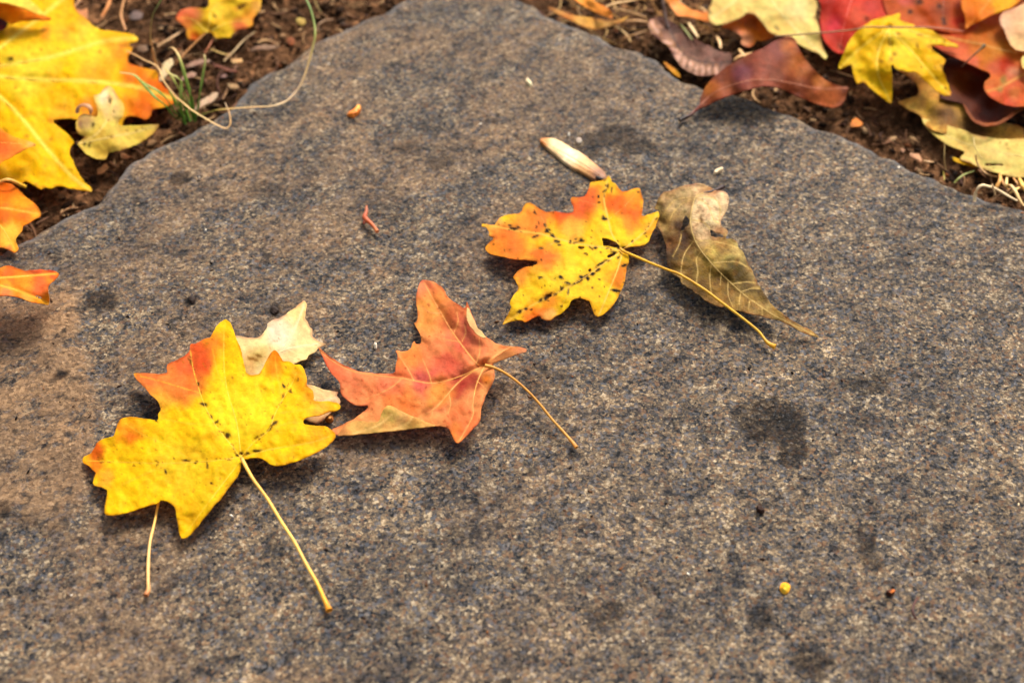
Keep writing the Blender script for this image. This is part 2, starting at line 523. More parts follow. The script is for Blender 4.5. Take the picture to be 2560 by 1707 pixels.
# the upper left of the slab keeps some brown crust too
soft = sstep(0.40, 0.58, fbm(Q[:, 0] * 26 + 3, Q[:, 1] * 44 - Q[:, 0] * 20, 23, 4)) * sstep(0.10, -0.06, Q[:, 0] - 0.3 * Q[:, 1])
C[:, 0] = np.maximum(C[:, 0], 0.5 * soft)
STAINS_AND_SHADE = ZS0([(1935, 1060, 62, 52, 0.95), (1975, 1110, 34, 40, 0.9), (1880, 1040, 34, 40, 0.7), (2180, 960, 48, 26, 0.7), (2170, 1050, 26, 16, 0.5),
              (2175, 1360, 24, 38, 0.8), (1520, 1535, 40, 34, 0.75), (1900, 1530, 26, 26, 0.75), (2030, 1640, 42, 34, 0.85), (2385, 1690, 34, 26, 0.6),
              (248, 745, 36, 22, 0.85), (232, 752, 16, 12, 0.7), (455, 440, 24, 14, 0.9), (478, 745, 12, 10, 1.2), (686, 772, 13, 11, 1.2),
              (1560, 340, 80, 26, 0.75), (1480, 372, 30, 14, 0.7), (1010, 540, 30, 18, 0.4), (1110, 400, 24, 16, 0.5), (1020, 366, 30, 16, 0.5),
              (150, 935, 15, 13, 1.1), (6, 1268, 16, 20, 0.8), (340, 1010, 40, 30, 0.6), (2330, 1300, 70, 36, 0.35), (1350, 950, 40, 50, 0.35),  # entry in the big yellow leaf's left notch is shade painted as colour
              (2480, 1250, 60, 50, 0.35), (890, 1060, 60, 30, 0.3), (1150, 1330, 50, 30, 0.3), (1700, 560, 40, 26, 0.4), (650, 470, 40, 16, 0.4)])
for (px, py, rx, ry, k) in STAINS_AND_SHADE:
    c0 = U(px, py, 0.0)[:2]
    rx, ry = rx * 1.25, ry * 1.25
    ax = np.linalg.norm(U(px + rx, py, 0.0)[:2] - c0); ay = np.linalg.norm(U(px, py + ry, 0.0)[:2] - c0)
    m = (np.abs(Q[:, 0] - c0[0]) < 2 * ax) & (np.abs(Q[:, 1] - c0[1]) < 2 * ay)
    q = Q[m]
    d = np.hypot((q[:, 0] - c0[0]) / ax, (q[:, 1] - c0[1]) / ay) + (fbm(q[:, 0] * 150, q[:, 1] * 150, 17, 4) - 0.5) * 1.5
    C[m, 1] = np.maximum(C[m, 1], k * sstep(1.12, 0.82, d))
# pale rim: sky light on the rounded edge, put into the colour
C[:, 2] = sstep(0.0065, 0.0015, dE) * sstep(0.35, 0.6, fbm(Q[:, 0] * 120, Q[:, 1] * 120, 77, 3)) * 0.75
Vt = np.column_stack([Q, zt])
# side of the slab: the outline of the top carried down in three rings
n0 = len(Vt)
edge_z = stone_top(edge_dense, np.zeros(len(edge_dense)))
rings = [np.column_stack([edge_dense, edge_z + 0.0004])]
ctr = edge_dense.mean(0)
for k, dz in enumerate((0.010, 0.025, 0.045)):
    j = (fbm(edge_dense[:, 0] * 60, edge_dense[:, 1] * 60 + 9 * k, 13 + k, 3) - 0.5)[:, None]
    dirn = edge_dense - ctr; dirn /= np.linalg.norm(dirn, axis=1)[:, None]
    rings.append(np.column_stack([edge_dense - dirn * (0.002 * (k + 1)) + dirn * j * 0.004, np.full(len(edge_dense), -dz) + j[:, 0] * 0.003]))
m = len(edge_dense)
Vs = np.vstack(rings)
Fs = []
for k in range(3):
    for i in range(m):
        b = (i + 1) % m
        Fs.append((n0 + k * m + i, n0 + (k + 1) * m + i, n0 + (k + 1) * m + b, n0 + k * m + b))
Vall = np.vstack([Vt, Vs]); Fall = np.vstack([F, np.array(Fs)])
Call = np.vstack([C, np.tile([0.2, 0.1, 0.2], (len(Vs), 1))])
slab = link('stone_slab', mesh_from('stone_slab', Vall, Fall, Call), [M_STONE])
tag(slab, 'broad rough slab of grey-brown speckled stone under the fallen leaves', 'stone slab')

# ------------------------------------------------------------------ leaf builder
def chaikin(p, keep=0.16):
    p = np.asarray(p, float); q = np.roll(p, -1, 0)
    return np.stack([p + (q - p) * keep, p + (q - p) * (1 - keep)], 1).reshape(-1, 2)

def field(ctrl, soft):
    """smooth height surface through (px, py, h_mm) control points"""
    c = np.asarray(ctrl, float)
    def f(P):
        P = np.atleast_2d(P)
        d2 = (P[:, None, 0] - c[None, :, 0]) ** 2 + (P[:, None, 1] - c[None, :, 1]) ** 2
        w = 1.0 / (d2 + soft * soft) ** 1.6
        return (w * c[:, 2]).sum(1) / w.sum(1) * 0.001
    return f

def sheet(poly, holes, spacing, hf, cf, jag=1.2, seed=0):
    """a leaf surface: the traced outline filled with a fine net, lifted to its heights"""
    o = chaikin(poly)
    dense = []
    for i in range(len(o)):
        p, q = o[i], o[(i + 1) % len(o)]
        k = max(1, int(np.linalg.norm(q - p) / 5))
        for t in range(k): dense.append(p + (q - p) * t / k)
    dense = np.array(dense)
    dense += (np.stack([fbm(dense[:, 0] / 9, dense[:, 1] / 9, seed + 3, 2), fbm(dense[:, 0] / 9, dense[:, 1] / 9, seed + 9, 2)], 1) - 0.5) * 2 * jag
    A = [dense]; B = [np.roll(dense, -1, 0)]
    hs = [np.asarray(h, float) for h in holes]
    for h in hs: A.append(h); B.append(np.roll(h, -1, 0))
    A = np.vstack(A); B = np.vstack(B)
    x0, y0 = dense.min(0) - spacing; x1, y1 = dense.max(0) + spacing
    xs = np.arange(x0, x1 + spacing, spacing); ys = np.arange(y0, y1 + spacing, spacing)
    XX, YY = np.meshgrid(xs, ys); P = np.stack([XX.ravel(), YY.ravel()], 1)
    ins = inside(P, dense)
    for h in hs: ins &= ~inside(P, h)
    I = ins.reshape(XX.shape)
    cell = I[:-1, :-1] | I[1:, :-1] | I[:-1, 1:] | I[1:, 1:]
    jj, ii = np.nonzero(cell); nx = len(xs); a = jj * nx + ii
    F = np.stack([a, a + nx, a + nx + 1, a + 1], 1)
    used = np.unique(F); rm = np.full(len(P), -1); rm[used] = np.arange(len(used))
    F = rm[F]; Q = P[used]; qi = ins[used]
    if (~qi).any(): Q[~qi] = seg_near(Q[~qi], A, B)[1]
    h = hf(Q)
    return U(Q[:, 0], Q[:, 1], h), F, cf(Q), Q

def paint(base, patches, seed=0, veins=(), vein_col=None, vein_w=3.0, specks=(), warp=26, vein_k=0.75):
    """leaf colouring: base tone, soft-edged patches, pale veins, dark freckles (all in sRGB)"""
    base = lin(base)
    def f(P):
        n = len(P)
        C = np.tile(base, (n, 1))
        w = np.stack([fbm(P[:, 0] / 46, P[:, 1] / 46, seed + 11, 4), fbm(P[:, 0] / 46, P[:, 1] / 46, seed + 29, 4)], 1) - 0.5
        W = P + w * 2 * warp
        for (px, py, rad, c, k) in patches:
            d = np.hypot(W[:, 0] - px, W[:, 1] - py) / rad
            a = (k * sstep(1.15, 0.25, d))[:, None]
            C = C * (1 - a) + lin(c) * a
        m1 = fbm(P[:, 0] / 15, P[:, 1] / 15, seed + 71, 3) - 0.5; m2 = fbm(P[:, 0] / 6, P[:, 1] / 6, seed + 83, 2) - 0.5
        C = C * (1 + 0.22 * m2)[:, None]; C[:, 1] *= 1 + 0.34 * m1; C[:, 2] *= 1 + 0.34 * m1; C = np.clip(C, 0, 0.9)
        if veins:
            vc = lin(vein_col)
            for v in veins:
                d = line_dist(P, smooth_line(v, 4)) + (fbm(P[:, 0] / 8, P[:, 1] / 8, seed + 5, 2) - 0.5) * 2
                a = (vein_k * sstep(vein_w * 1.7, vein_w * 0.4, d))[:, None]
                C = C * (1 - a) + vc * a
        halo = [(a_[0], a_[1], a_[2] * 1.4 + 1.0, a_[3] * 1.6 + 1.0, a_[4], tuple(0.3 * np.array(a_[5]) + 0.7 * np.array((214, 140, 40))), 0.28 * a_[6]) for a_ in specks if a_[2] > 4.5]
        for (px, py, rx, ry, ang, c, k) in halo + list(specks):
            m = (np.abs(P[:, 0] - px) < 3 * max(rx, ry)) & (np.abs(P[:, 1] - py) < 3 * max(rx, ry))
            if not m.any(): continue
            q = P[m] - (px, py); ca, sa = math.cos(ang), math.sin(ang)
            d = np.hypot((q[:, 0] * ca + q[:, 1] * sa) / rx, (-q[:, 0] * sa + q[:, 1] * ca) / ry)
            d = d + (fbm(P[m, 0] / 5, P[m, 1] / 5, seed + 61, 2) - 0.5) * 0.8
            a = (k * sstep(1.25, 0.7, d))[:, None]
            C[m] = C[m] * (1 - a) + lin(c) * a
        return C
    return f

def specks_along(lines, n, spread, size, c=(44, 26, 12), seed=1, k=0.95):
    r = np.random.default_rng(seed); out = []
    for L in lines:
        s = smooth_line(L, 8)
        for _ in range(n):
            i = int(r.integers(1, len(s) - 1)); t = s[i] - s[i - 1]
            ang = math.atan2(t[1], t[0]) + r.normal(0, 0.35)
            nrm = np.array([-t[1], t[0]]) / (np.linalg.norm(t) + 1e-9)
            p = s[i, :2] + nrm * r.normal(0, spread)
            q = size * r.uniform(0.35, 1.25)
            out.append((p[0], p[1], q * r.uniform(1.0, 2.2), q * r.uniform(0.5, 0.9), ang, c, k))
    return out

def specks_over(poly, n, size, c=(70, 44, 16), seed=1, k=0.8):
    r = np.random.default_rng(seed); p = np.asarray(poly)[:, :2]; out = []
    lo, hi = p.min(0), p.max(0)
    while len(out) < n:
        q = r.uniform(lo, hi)
        if inside(q[None], p)[0]:
            s = size * r.uniform(0.4, 1.2)
            out.append((q[0], q[1], s * r.uniform(1, 1.7), s, r.uniform(0, 3.1), c, k))
    return out

PXM = DIST * SENSOR / LENS / PW      # metres per photo pixel near the centre

def make_leaf(name, label, poly, heights, color, mat=None, holes=(), spacing=4.0, soft=60, wav=0.9, seed=1, thick=0.00022,
              veins=(), vein_r=0.0, vein_col=(240, 190, 70), crease=0.0, crease_w=9.0, cat='leaf', group=None, base=None, jag=1.2, side_veins=()):
    poly = [p[:2] for p in poly]
    hb = field(heights, soft)
    vl = [smooth_line(v, 5)[:, :2] for v in veins]
    def hf(P):
        z = hb(P) + 0.001 * wav * (fbm(P[:, 0] / 60, P[:, 1] / 60, seed + 101, 3) - 0.5) * 2 + 0.00045 * (fbm(P[:, 0] / 20, P[:, 1] / 20, seed + 111, 2) - 0.5) * 2 * min(1.0, wav)
        if crease:
            for v in vl: z = z - 0.001 * crease * np.exp(-(line_dist(P, v) / crease_w) ** 2)
        return z
    V, F, C, Q = sheet(poly, holes, spacing, hf, color, jag, seed)
    oc = chaikin(poly); de = seg_near(Q, oc, np.roll(oc, -1, 0))[0]
    mg = sstep(7, 0.5, de) * sstep(0.42, 0.62, fbm(Q[:, 0] / 24, Q[:, 1] / 24, seed + 131, 3))
    C = C * (1 - mg[:, None] * np.array([0.30, 0.46, 0.42]))              # dried brown margin here and there
    b = base if base is not None else poly[0]
    bp = U(b[0], b[1], hb(np.array([b[:2]], float))[0])
    root = thing(name, bp, label, cat, group)
    bl = link('blade', mesh_from('blade', V, F, C), [mat or M_LEAF], root)
    so = bl.modifiers.new('thickness', 'SOLIDIFY'); so.thickness = thick; so.offset = 0
    if vein_r:
        for v, rs in [(x, vein_r) for x in veins] + [(x, vein_r * 0.55) for x in side_veins]:
            s = smooth_line(np.asarray(v)[:, :2], 5)
            k = inside(s, np.asarray(poly))
            for h in holes: k &= ~inside(s, np.asarray(h))
            idx = np.nonzero(k)[0]
            if len(idx) < 4: continue
            runs = np.split(idx, np.nonzero(np.diff(idx) > 1)[0] + 1)
            run = max(runs, key=len)
            if len(run) < 4: continue
            s = s[run]
            W = U(s[:, 0], s[:, 1], hf(s) + thick * 0.5)
            R = rs * np.linspace(1, 0.28, len(s))
            link('vein', tube_mesh('vein', W, R, 6, 0.8, np.tile(lin(vein_col), (len(s), 1))), [M_STEM], root)
    return root, hf

def make_stem(root, pts, r_mm, cols, name='stem', mat=None, bulb=1.0, sides=8, flat=1.0, n=6):
    """pts: (px, py, h_mm); r_mm: radius or list; cols: sRGB colours spread along it"""
    s = smooth_line(pts, n)
    W = U(s[:, 0], s[:, 1], s[:, 2] * 0.001)
    t = np.linspace(0, 1, len(s))
    rr = np.interp(t, np.linspace(0, 1, len(r_mm)), r_mm) if np.ndim(r_mm) else np.full(len(s), r_mm)
    rr = rr * (1 + 0.10 * (fbm(t * 14, t * 3 + pts[0][0], 7, 2) - 0.5) * 2)
    if bulb != 1.0: rr = rr * (1 + (bulb - 1) * sstep(0.955, 0.99, t))
    cc = np.array([lin(c) for c in cols]); kk = np.linspace(0, 1, len(cc))
    C = np.stack([np.interp(t, kk, cc[:, i]) for i in range(3)], 1)
    me = tube_mesh(name, W, rr * 0.001, sides, flat, C)
    return link(name, me, [mat or M_STEM], root)

# ================================================================== leaves on the stone
YEL, YEL2, ORA, RED = (250, 208, 44), (246, 190, 28), (240, 140, 40), (224, 86, 36)

# ---- the big yellow leaf
A_POLY = (Z1([(1140, 180), (1175, 205), (1195, 245), (1215, 300), (1235, 350), (1255, 400), (1270, 450), (1285, 520), (1300, 600), (1330, 622),
              (1400, 615), (1420, 590), (1440, 550), (1470, 490), (1500, 440), (1525, 422), (1550, 440), (1570, 470), (1590, 512), (1620, 508),
              (1650, 515), (1680, 540), (1720, 535), (1750, 560), (1770, 610), (1780, 660), (1775, 700), (1800, 720), (1830, 745), (1835, 790),
              (1825, 822), (1890, 825), (1960, 825), (2020, 838), (2042, 860), (2040, 885), (2010, 902), (1950, 910), (1890, 935), (1820, 945),
              (1765, 955), (1750, 975), (1745, 1000), (1790, 1015), (1860, 1018), (1920, 1020), (1970, 1045), (2000, 1075), (2005, 1105),
              (1980, 1140), (1930, 1180), (1870, 1220), (1800, 1255), (1700, 1295), (1600, 1325), (1530, 1332), (1490, 1320), (1460, 1295),
              (1430, 1275), (1390, 1265), (1340, 1270), (1300, 1280), (1268, 1272)])
          + ZR4([(950, 200), (940, 250), (920, 290), (880, 340), (840, 390), (800, 450), (740, 510), (700, 565), (650, 620), (600, 690),
                 (560, 735), (520, 765), (480, 768), (465, 730), (455, 670), (445, 600), (437, 545), (420, 515), (395, 495), (370, 478),
                 (320, 470), (300, 492), (220, 515), (140, 540), (70, 565)])
          + ZR3([(790, 1268), (730, 1278), (690, 1270), (680, 1250), (685, 1210), (695, 1160), (705, 1120), (695, 1105), (660, 1090), (620, 1082),
                 (607, 1065), (615, 1030), (630, 995), (600, 975), (575, 945), (545, 935), (537, 915), (545, 895), (575, 880), (595, 872),
                 (610, 850), (630, 805), (655, 785), (690, 770), (740, 760), (750, 740), (765, 690), (780, 650), (820, 635), (860, 630),
                 (920, 640), (980, 650), (1025, 655)])
          + Z1([(618, 970), (612, 930), (635, 890), (620, 840), (600, 810), (560, 780), (520, 735), (480, 690), (440, 650), (418, 612),
                (440, 604), (500, 605), (560, 610), (620, 612), (690, 605), (680, 570), (685, 535), (710, 520), (760, 505), (810, 475),
                (850, 445), (862, 420), (862, 385), (875, 375), (905, 380), (930, 360), (970, 340), (1000, 330), (1020, 330), (1040, 290),
                (1070, 240), (1100, 205)]))
A_V = [Z1(v) for v in ([(1260, 1262), (1170, 1150), (1060, 1010), (980, 860), (930, 720), (885, 560), (866, 430)],
                       [(1262, 1255), (1230, 1000), (1160, 760), (1130, 560), (1130, 300), (1140, 210)],
                       [(1260, 1262), (1370, 1140), (1480, 1050), (1530, 920), (1600, 790), (1660, 690), (1700, 600)],
                       [(1260, 1262), (1000, 1295), (650, 1310), (300, 1300), (60, 1290)],
                       [(1300, 1255), (1500, 1200), (1800, 1150), (1970, 1095)])] + \
      [ZR4([(955, 150), (800, 350), (640, 560), (510, 740)])]
A_SIDE = [Z1(v) for v in ([(940, 760), (800, 720), (640, 670), (480, 630)], [(1060, 1010), (850, 1000), (640, 960)], [(900, 1300), (700, 1180), (500, 1090), (360, 1000)],
                          [(700, 1310), (500, 1400), (330, 1480)], [(1530, 920), (1700, 900), (1960, 860)], [(1590, 800), (1550, 640), (1530, 480)],
                          [(1150, 720), (1080, 600), (1040, 420)], [(1480, 1050), (1620, 1000), (1740, 985)])]
A_COL = paint((255, 205, 16),
              [(r[0], r[1], rad, c, k) for (r, rad, c, k) in [
                  (Z1([(900, 470)])[0], 78, (226, 88, 40), 0.95), (Z1([(760, 600)])[0], 82, (232, 108, 50), 0.95), (Z1([(640, 680)])[0], 70, (240, 140, 62), 0.9),
                  (Z1([(850, 720)])[0], 46, (236, 122, 50), 0.85), (Z1([(1050, 360)])[0], 44, (238, 130, 30), 0.85), (Z1([(980, 500)])[0], 36, (222, 84, 30), 0.8),
                  (Z1([(520, 650)])[0], 46, (238, 120, 64), 0.8), (Z1([(1520, 500)])[0], 42, (240, 140, 22), 0.9), (Z1([(1540, 600)])[0], 30, (240, 130, 20), 0.75),
                  (Z1([(1800, 760)])[0], 34, (246, 160, 24), 0.8), (Z1([(1890, 870)])[0], 44, (246, 166, 60), 0.7), (Z1([(1740, 640)])[0], 26, (246, 170, 26), 0.7),
                  (Z1([(360, 1050)])[0], 48, (240, 140, 24), 0.85), (Z1([(395, 1120)])[0], 26, (228, 110, 20), 0.7), (Z1([(120, 1200)])[0], 30, (228, 96, 24), 0.95),
                  (Z1([(110, 1300)])[0], 34, (232, 108, 26), 0.8), (Z1([(200, 1440)])[0], 36, (244, 160, 50), 0.75), (Z1([(1880, 1080)])[0], 52, (248, 176, 22), 0.7),
                  (Z1([(1240, 900)])[0], 110, (255, 226, 40), 0.8), (Z1([(1000, 1450)])[0], 110, (238, 194, 26), 0.6), (Z1([(760, 1330)])[0], 90, (246, 206, 40), 0.6),
                  (Z1([(900, 1720)])[0], 60, (240, 190, 20), 0.6), (Z1([(620, 820)])[0], 40, (248, 184, 60), 0.6)]],
              seed=1, veins=A_V + A_SIDE, vein_col=(252, 206, 60), vein_w=1.5, vein_k=0.4,
              specks=specks_along([A_V[0], A_V[2], A_V[3]], 24, 4.5, 2.8, (122, 68, 12), 3, 0.8)
              + specks_over(A_POLY, 130, 1.9, (168, 116, 22), 4, 0.6)
              + [(q[0], q[1], rx * 0.85, ry * 0.8, an, (58, 32, 12), 0.95) for (q, rx, ry, an) in [
                  (Z1([(1385, 1212)])[0], 14, 5, -0.05), (Z1([(1265, 1232)])[0], 6, 5, 0.5), (Z1([(1232, 1248)])[0], 5, 4, 0), (Z1([(1312, 1236)])[0], 7, 5, -0.6),
                  (Z1([(1158, 1088)])[0], 9, 7, 0.7), (Z1([(970, 850)])[0], 11, 6, 0.2), (Z1([(1520, 1000)])[0], 11, 6, -0.6), (Z1([(1485, 1048)])[0], 7, 4, -0.7),
                  (Z1([(1598, 705)])[0], 7, 4, 1.2), (Z1([(1655, 755)])[0], 5, 4, 0), (Z1([(830, 1290)])[0], 13, 3, 0.1), (Z1([(998, 1330)])[0], 10, 3, 1.5),
                  (Z1([(905, 1310)])[0], 7, 3, -0.8), (Z1([(1070, 990)])[0], 9, 4, -0.6), (Z1([(1030, 950)])[0], 8, 4, 1.0), (Z1([(672, 1380)])[0], 7, 3, 1.3),
                  (Z1([(930, 690)])[0], 7, 4, 1.3), (Z1([(600, 975)])[0], 5, 4, 0.3), (Z1([(1032, 1466)])[0], 4, 4, 0)]])
A_H = Z1([(1140, 180, 1.5), (1000, 330, 3), (870, 380, 4), (690, 560, 4), (420, 612, 2), (700, 760, 8), (620, 920, 5), (320, 960, 3.0), (30, 1290, 1.2),
          (120, 1450, 2.0), (230, 1560, 4), (1260, 1262, 6.5), (1000, 1000, 8), (1300, 620, 8), (1525, 425, 6), (1770, 620, 7), (2040, 870, 6),
          (1750, 980, 8), (2000, 1090, 6), (1600, 1325, 6), (1400, 1000, 8.0), (650, 1310, 6), (1120, 450, 5)]) + \
      ZR4([(480, 765, 3.0), (330, 475, 5), (0, 580, 4.5), (700, 400, 6), (930, 260, 6)])
leafA, hA = make_leaf('maple_leaf', 'largest yellow maple leaf on the stone, red-orange blotch on its upper left lobe', A_POLY, A_H, A_COL, spacing=3.0, soft=50,
                      wav=0.9, seed=1, veins=A_V, vein_r=0.00011, vein_col=(250, 200, 50), crease=0.3, base=Z1([(1265, 1262)])[0])
make_stem(leafA, ZR4([(952, 140, 6.9), (1040, 300, 6.5), (1150, 450, 5.6), (1260, 630, 4.6), (1370, 800, 3.4), (1460, 970, 2.3), (1540, 1110, 1.4),
                      (1600, 1240, 0.9), (1642, 1335, 0.9)]), [0.62, 0.55, 0.52, 0.52, 0.55, 0.62, 0.95],
          [(244, 190, 84), (240, 180, 80), (246, 196, 90), (240, 190, 96), (238, 176, 50), (206, 130, 20)], bulb=1.15)

# ---- the bleached leaf half hidden under it
B_POLY = Z1([(1220, 310), (1300, 325), (1390, 332), (1430, 300), (1460, 260), (1475, 210), (1510, 190), (1570, 175), (1620, 140), (1680, 95),
             (1730, 55), (1755, 32), (1776, 60), (1770, 110), (1760, 180), (1785, 200), (1800, 240), (1825, 260), (1818, 300), (1820, 320),
             (1850, 340), (1890, 365), (1932, 376), (1900, 395), (1870, 410), (1840, 440), (1790, 465), (1782, 495), (1740, 500), (1690, 530),
             (1640, 570), (1640, 640), (1700, 690), (1790, 695), (1840, 705), (1900, 735), (1980, 745), (2028, 750), (2008, 780), (2030, 800),
             (2050, 835), (2000, 880), (1950, 925), (1900, 975), (1858, 1002), (1800, 985), (1755, 962), (1600, 1060), (1350, 1180), (1000, 1330),
             (760, 1480), (640, 1490), (560, 1400), (640, 1180), (820, 980), (960, 700), (1080, 430)])
B_V = [Z1(v) for v in ([(720, 1400), (1100, 1000), (1400, 640), (1600, 400), (1700, 220), (1755, 70)], [(1560, 440), (1700, 400), (1880, 378)], [(1000, 1120), (1500, 960), (1800, 850), (2010, 800)])]
B_COL = paint((255, 226, 160), [(q[0], q[1], rd, c, k) for (q, rd, c, k) in [
    (Z1([(1380, 490)])[0], 40, (232, 190, 104), 0.8), (Z1([(1330, 570)])[0], 36, (206, 168, 100), 0.8), (Z1([(1740, 120)])[0], 40, (254, 216, 140), 0.8),
    (Z1([(1560, 280)])[0], 50, (255, 232, 206), 0.8), (Z1([(1830, 960)])[0], 36, (214, 160, 110), 0.8), (Z1([(1980, 790)])[0], 40, (246, 206, 150), 0.8)]],
    seed=5, veins=B_V, vein_col=(255, 232, 190), vein_w=2.5,
    specks=[(q[0], q[1], 8, 4, 0.3, (150, 100, 30), 0.8) for q in Z1([(1370, 500), (1340, 490), (1400, 470)])] + specks_over(B_POLY, 60, 2, (190, 140, 80), 2, 0.6))
leafB, hB = make_leaf('maple_leaf', 'bleached cream maple leaf peeking out from under the largest yellow leaf', B_POLY,
                      Z1([(1755, 32, 2.5), (1930, 376, 2.0), (1500, 200, 3.5), (1250, 330, 2.0), (1690, 530, 2.2), (1640, 600, 2.0), (2040, 830, 2.2), (1850, 1000, 1.2),
                          (720, 1450, 1.2), (1000, 1000, 2.0), (1600, 400, 4.2)]), B_COL, spacing=3.5, soft=40, wav=0.7, seed=5, veins=B_V, vein_r=0.00018,
                      vein_col=(250, 220, 160), base=Z1([(700, 1460)])[0], mat=M_LEAF, jag=2.0)
make_stem(leafB, Z1([(700, 1460, 1.4)]) + ZR4([(320, 430, 1.3), (300, 495, 1.2), (270, 650, 1.0), (235, 800, 0.8), (222, 950, 0.6), (220, 1100, 0.5), (222, 1170, 0.6), (202, 1218, 0.7)]),
          [0.36, 0.38, 0.42, 0.5, 0.55, 0.8], [(236, 170, 40), (240, 178, 60), (244, 196, 120), (240, 180, 110), (160, 90, 40)])

# ---- the orange-red leaf with its edge rolled over
C_POLY = Z2([(960, 125), (1010, 128), (1060, 145), (1110, 180), (1140, 215), (1146, 240), (1162, 265), (1200, 295), (1250, 325), (1290, 350), (1304, 330),
             (1306, 292), (1328, 335), (1345, 390), (1370, 440), (1395, 510), (1465, 580), (1500, 600), (1540, 625), (1600, 640), (1660, 645), (1720, 650),
             (1778, 668), (1775, 690), (1735, 698), (1680, 715), (1600, 745), (1520, 774), (1500, 778), (1516, 802), (1525, 840), (1525, 890), (1510, 930), (1480, 985), (1450, 1040), (1440, 1090),
             (1420, 1130), (1415, 1180), (1415, 1220), (1390, 1260), (1350, 1300), (1300, 1350), (1260, 1390), (1240, 1405), (1220, 1395),
             (1200, 1365), (1185, 1330), (1170, 1295), (1140, 1275), (1060, 1270), (950, 1280), (800, 1300), (650, 1315), (500, 1330), (380, 1342), (285, 1345),
             (240, 1302), (350, 1250), (430, 1210), (520, 1140), (580, 1088), (608, 1063), (570, 1092), (530, 1110), (470, 1116), (430, 1105), (380, 1075), (340, 1045),
             (318, 1010), (315, 940), (290, 900), (240, 850), (200, 790), (180, 730), (160, 690), (143, 652), (170, 675), (220, 715), (290, 760), (360, 800),
             (440, 835), (520, 850), (600, 858), (680, 862), (745, 855), (750, 800), (765, 740), (760, 700), (748, 680), (765, 675), (790, 687),
             (840, 683), (870, 660), (880, 620), (895, 605), (905, 625), (945, 630), (952, 600), (945, 560), (920, 510), (900, 480), (893, 465),
             (915, 455), (925, 400), (920, 350), (910, 300), (912, 240), (925, 185), (940, 145)])
C_V = [Z2(v) for v in ([(1440, 792), (1385, 780), (1310, 690), (1250, 610), (1180, 510), (1110, 390), (1040, 270), (975, 150)],
                       [(1440, 795), (1300, 862), (1150, 915), (1030, 935), (900, 915), (800, 895), (700, 885), (560, 865), (420, 842), (280, 775), (165, 690)],
                       [(1445, 798), (1330, 860), (1230, 940), (1150, 1030), (1080, 1110), (1000, 1170), (925, 1212)],
                       [(1447, 800), (1400, 900), (1370, 1000), (1355, 1110), (1350, 1200), (1250, 1385)],
                       [(1450, 788), (1500, 745), (1570, 690), (1660, 655)])]
C_SIDE = [Z2(v) for v in ([(1385, 770), (1410, 680), (1405, 570)], [(1270, 610), (1300, 540), (1290, 480)], [(1210, 530), (1240, 450), (1230, 380)],
                          [(890, 915), (850, 830), (775, 720)], [(1170, 1020), (1180, 1100), (1160, 1170)], [(1040, 1150), (1030, 1205)], [(1250, 610), (1130, 590), (1030, 560)],
                          [(1110, 390), (1020, 380), (950, 330)], [(800, 895), (740, 950), (640, 1010), (520, 1060)], [(1030, 935), (1010, 860), (960, 740)], [(1390, 920), (1440, 960), (1460, 1010)])]
C_COL = paint((254, 166, 98), [(q[0], q[1], rd, c, k) for (q, rd, c, k) in [
    (Z2([(1020, 300)])[0], 60, (246, 146, 74), 0.8), (Z2([(960, 160)])[0], 44, (236, 130, 90), 0.8), (Z2([(1230, 400)])[0], 60, (214, 104, 56), 0.8), (Z2([(1330, 620)])[0], 60, (230, 116, 78), 0.8),
    (Z2([(1000, 420)])[0], 60, (250, 166, 76), 0.8), (Z2([(900, 720)])[0], 60, (240, 134, 40), 0.7), (Z2([(1000, 890)])[0], 56, (224, 92, 86), 0.9), (Z2([(1180, 870)])[0], 60, (232, 106, 80), 0.85),
    (Z2([(1230, 990)])[0], 40, (180, 44, 44), 0.9), (Z2([(1350, 920)])[0], 36, (172, 44, 40), 0.85), (Z2([(1100, 1120)])[0], 30, (206, 72, 60), 0.7), (Z2([(420, 900)])[0], 80, (242, 126, 84), 0.8),
    (Z2([(250, 800)])[0], 44, (228, 96, 60), 0.8), (Z2([(600, 1000)])[0], 80, (246, 142, 84), 0.7), (Z2([(1100, 1010)])[0], 50, (250, 164, 70), 0.8), (Z2([(800, 1080)])[0], 60, (240, 128, 50), 0.7),
    (Z2([(1300, 1250)])[0], 60, (238, 120, 66), 0.8), (Z2([(1240, 1380)])[0], 30, (240, 136, 50), 0.8), (Z2([(1480, 900)])[0], 34, (242, 140, 40), 0.8), (Z2([(1100, 680)])[0], 60, (238, 128, 80), 0.7),
    (Z2([(1170, 760)])[0], 40, (222, 92, 70), 0.7), (Z2([(800, 830)])[0], 30, (226, 100, 60), 0.6), (Z2([(1290, 560)])[0], 40, (224, 104, 84), 0.6), (Z2([(680, 900)])[0], 40, (240, 120, 84), 0.7)]],
    seed=9, veins=C_V + C_SIDE, vein_col=(250, 170, 100), vein_w=2.0, vein_k=0.55, specks=specks_over(C_POLY, 60, 2.4, (170, 60, 30), 6, 0.6), warp=34)
C_H = Z2([(960, 125, 3.0), (920, 350, 3.2), (1140, 230, 7), (1300, 350, 9), (1465, 580, 11), (1770, 680, 7), (1660, 680, 9.5), (1500, 778, 11), (1525, 870, 10), (1440, 1090, 8), (1400, 1250, 7.5),
          (1240, 1400, 6), (1140, 1275, 5.5), (950, 1280, 3.4), (650, 1315, 2.6), (300, 1340, 1.6), (600, 1070, 2.8), (450, 1110, 2.5), (300, 920, 3.8), (145, 655, 6.0),
          (420, 830, 6.5), (745, 855, 5), (760, 690, 2.5), (890, 610, 2.5), (950, 600, 3), (1000, 920, 5.0), (1200, 940, 7), (1100, 600, 5), (1330, 720, 9.5), (800, 1150, 3.5), (1100, 1150, 5.5)])
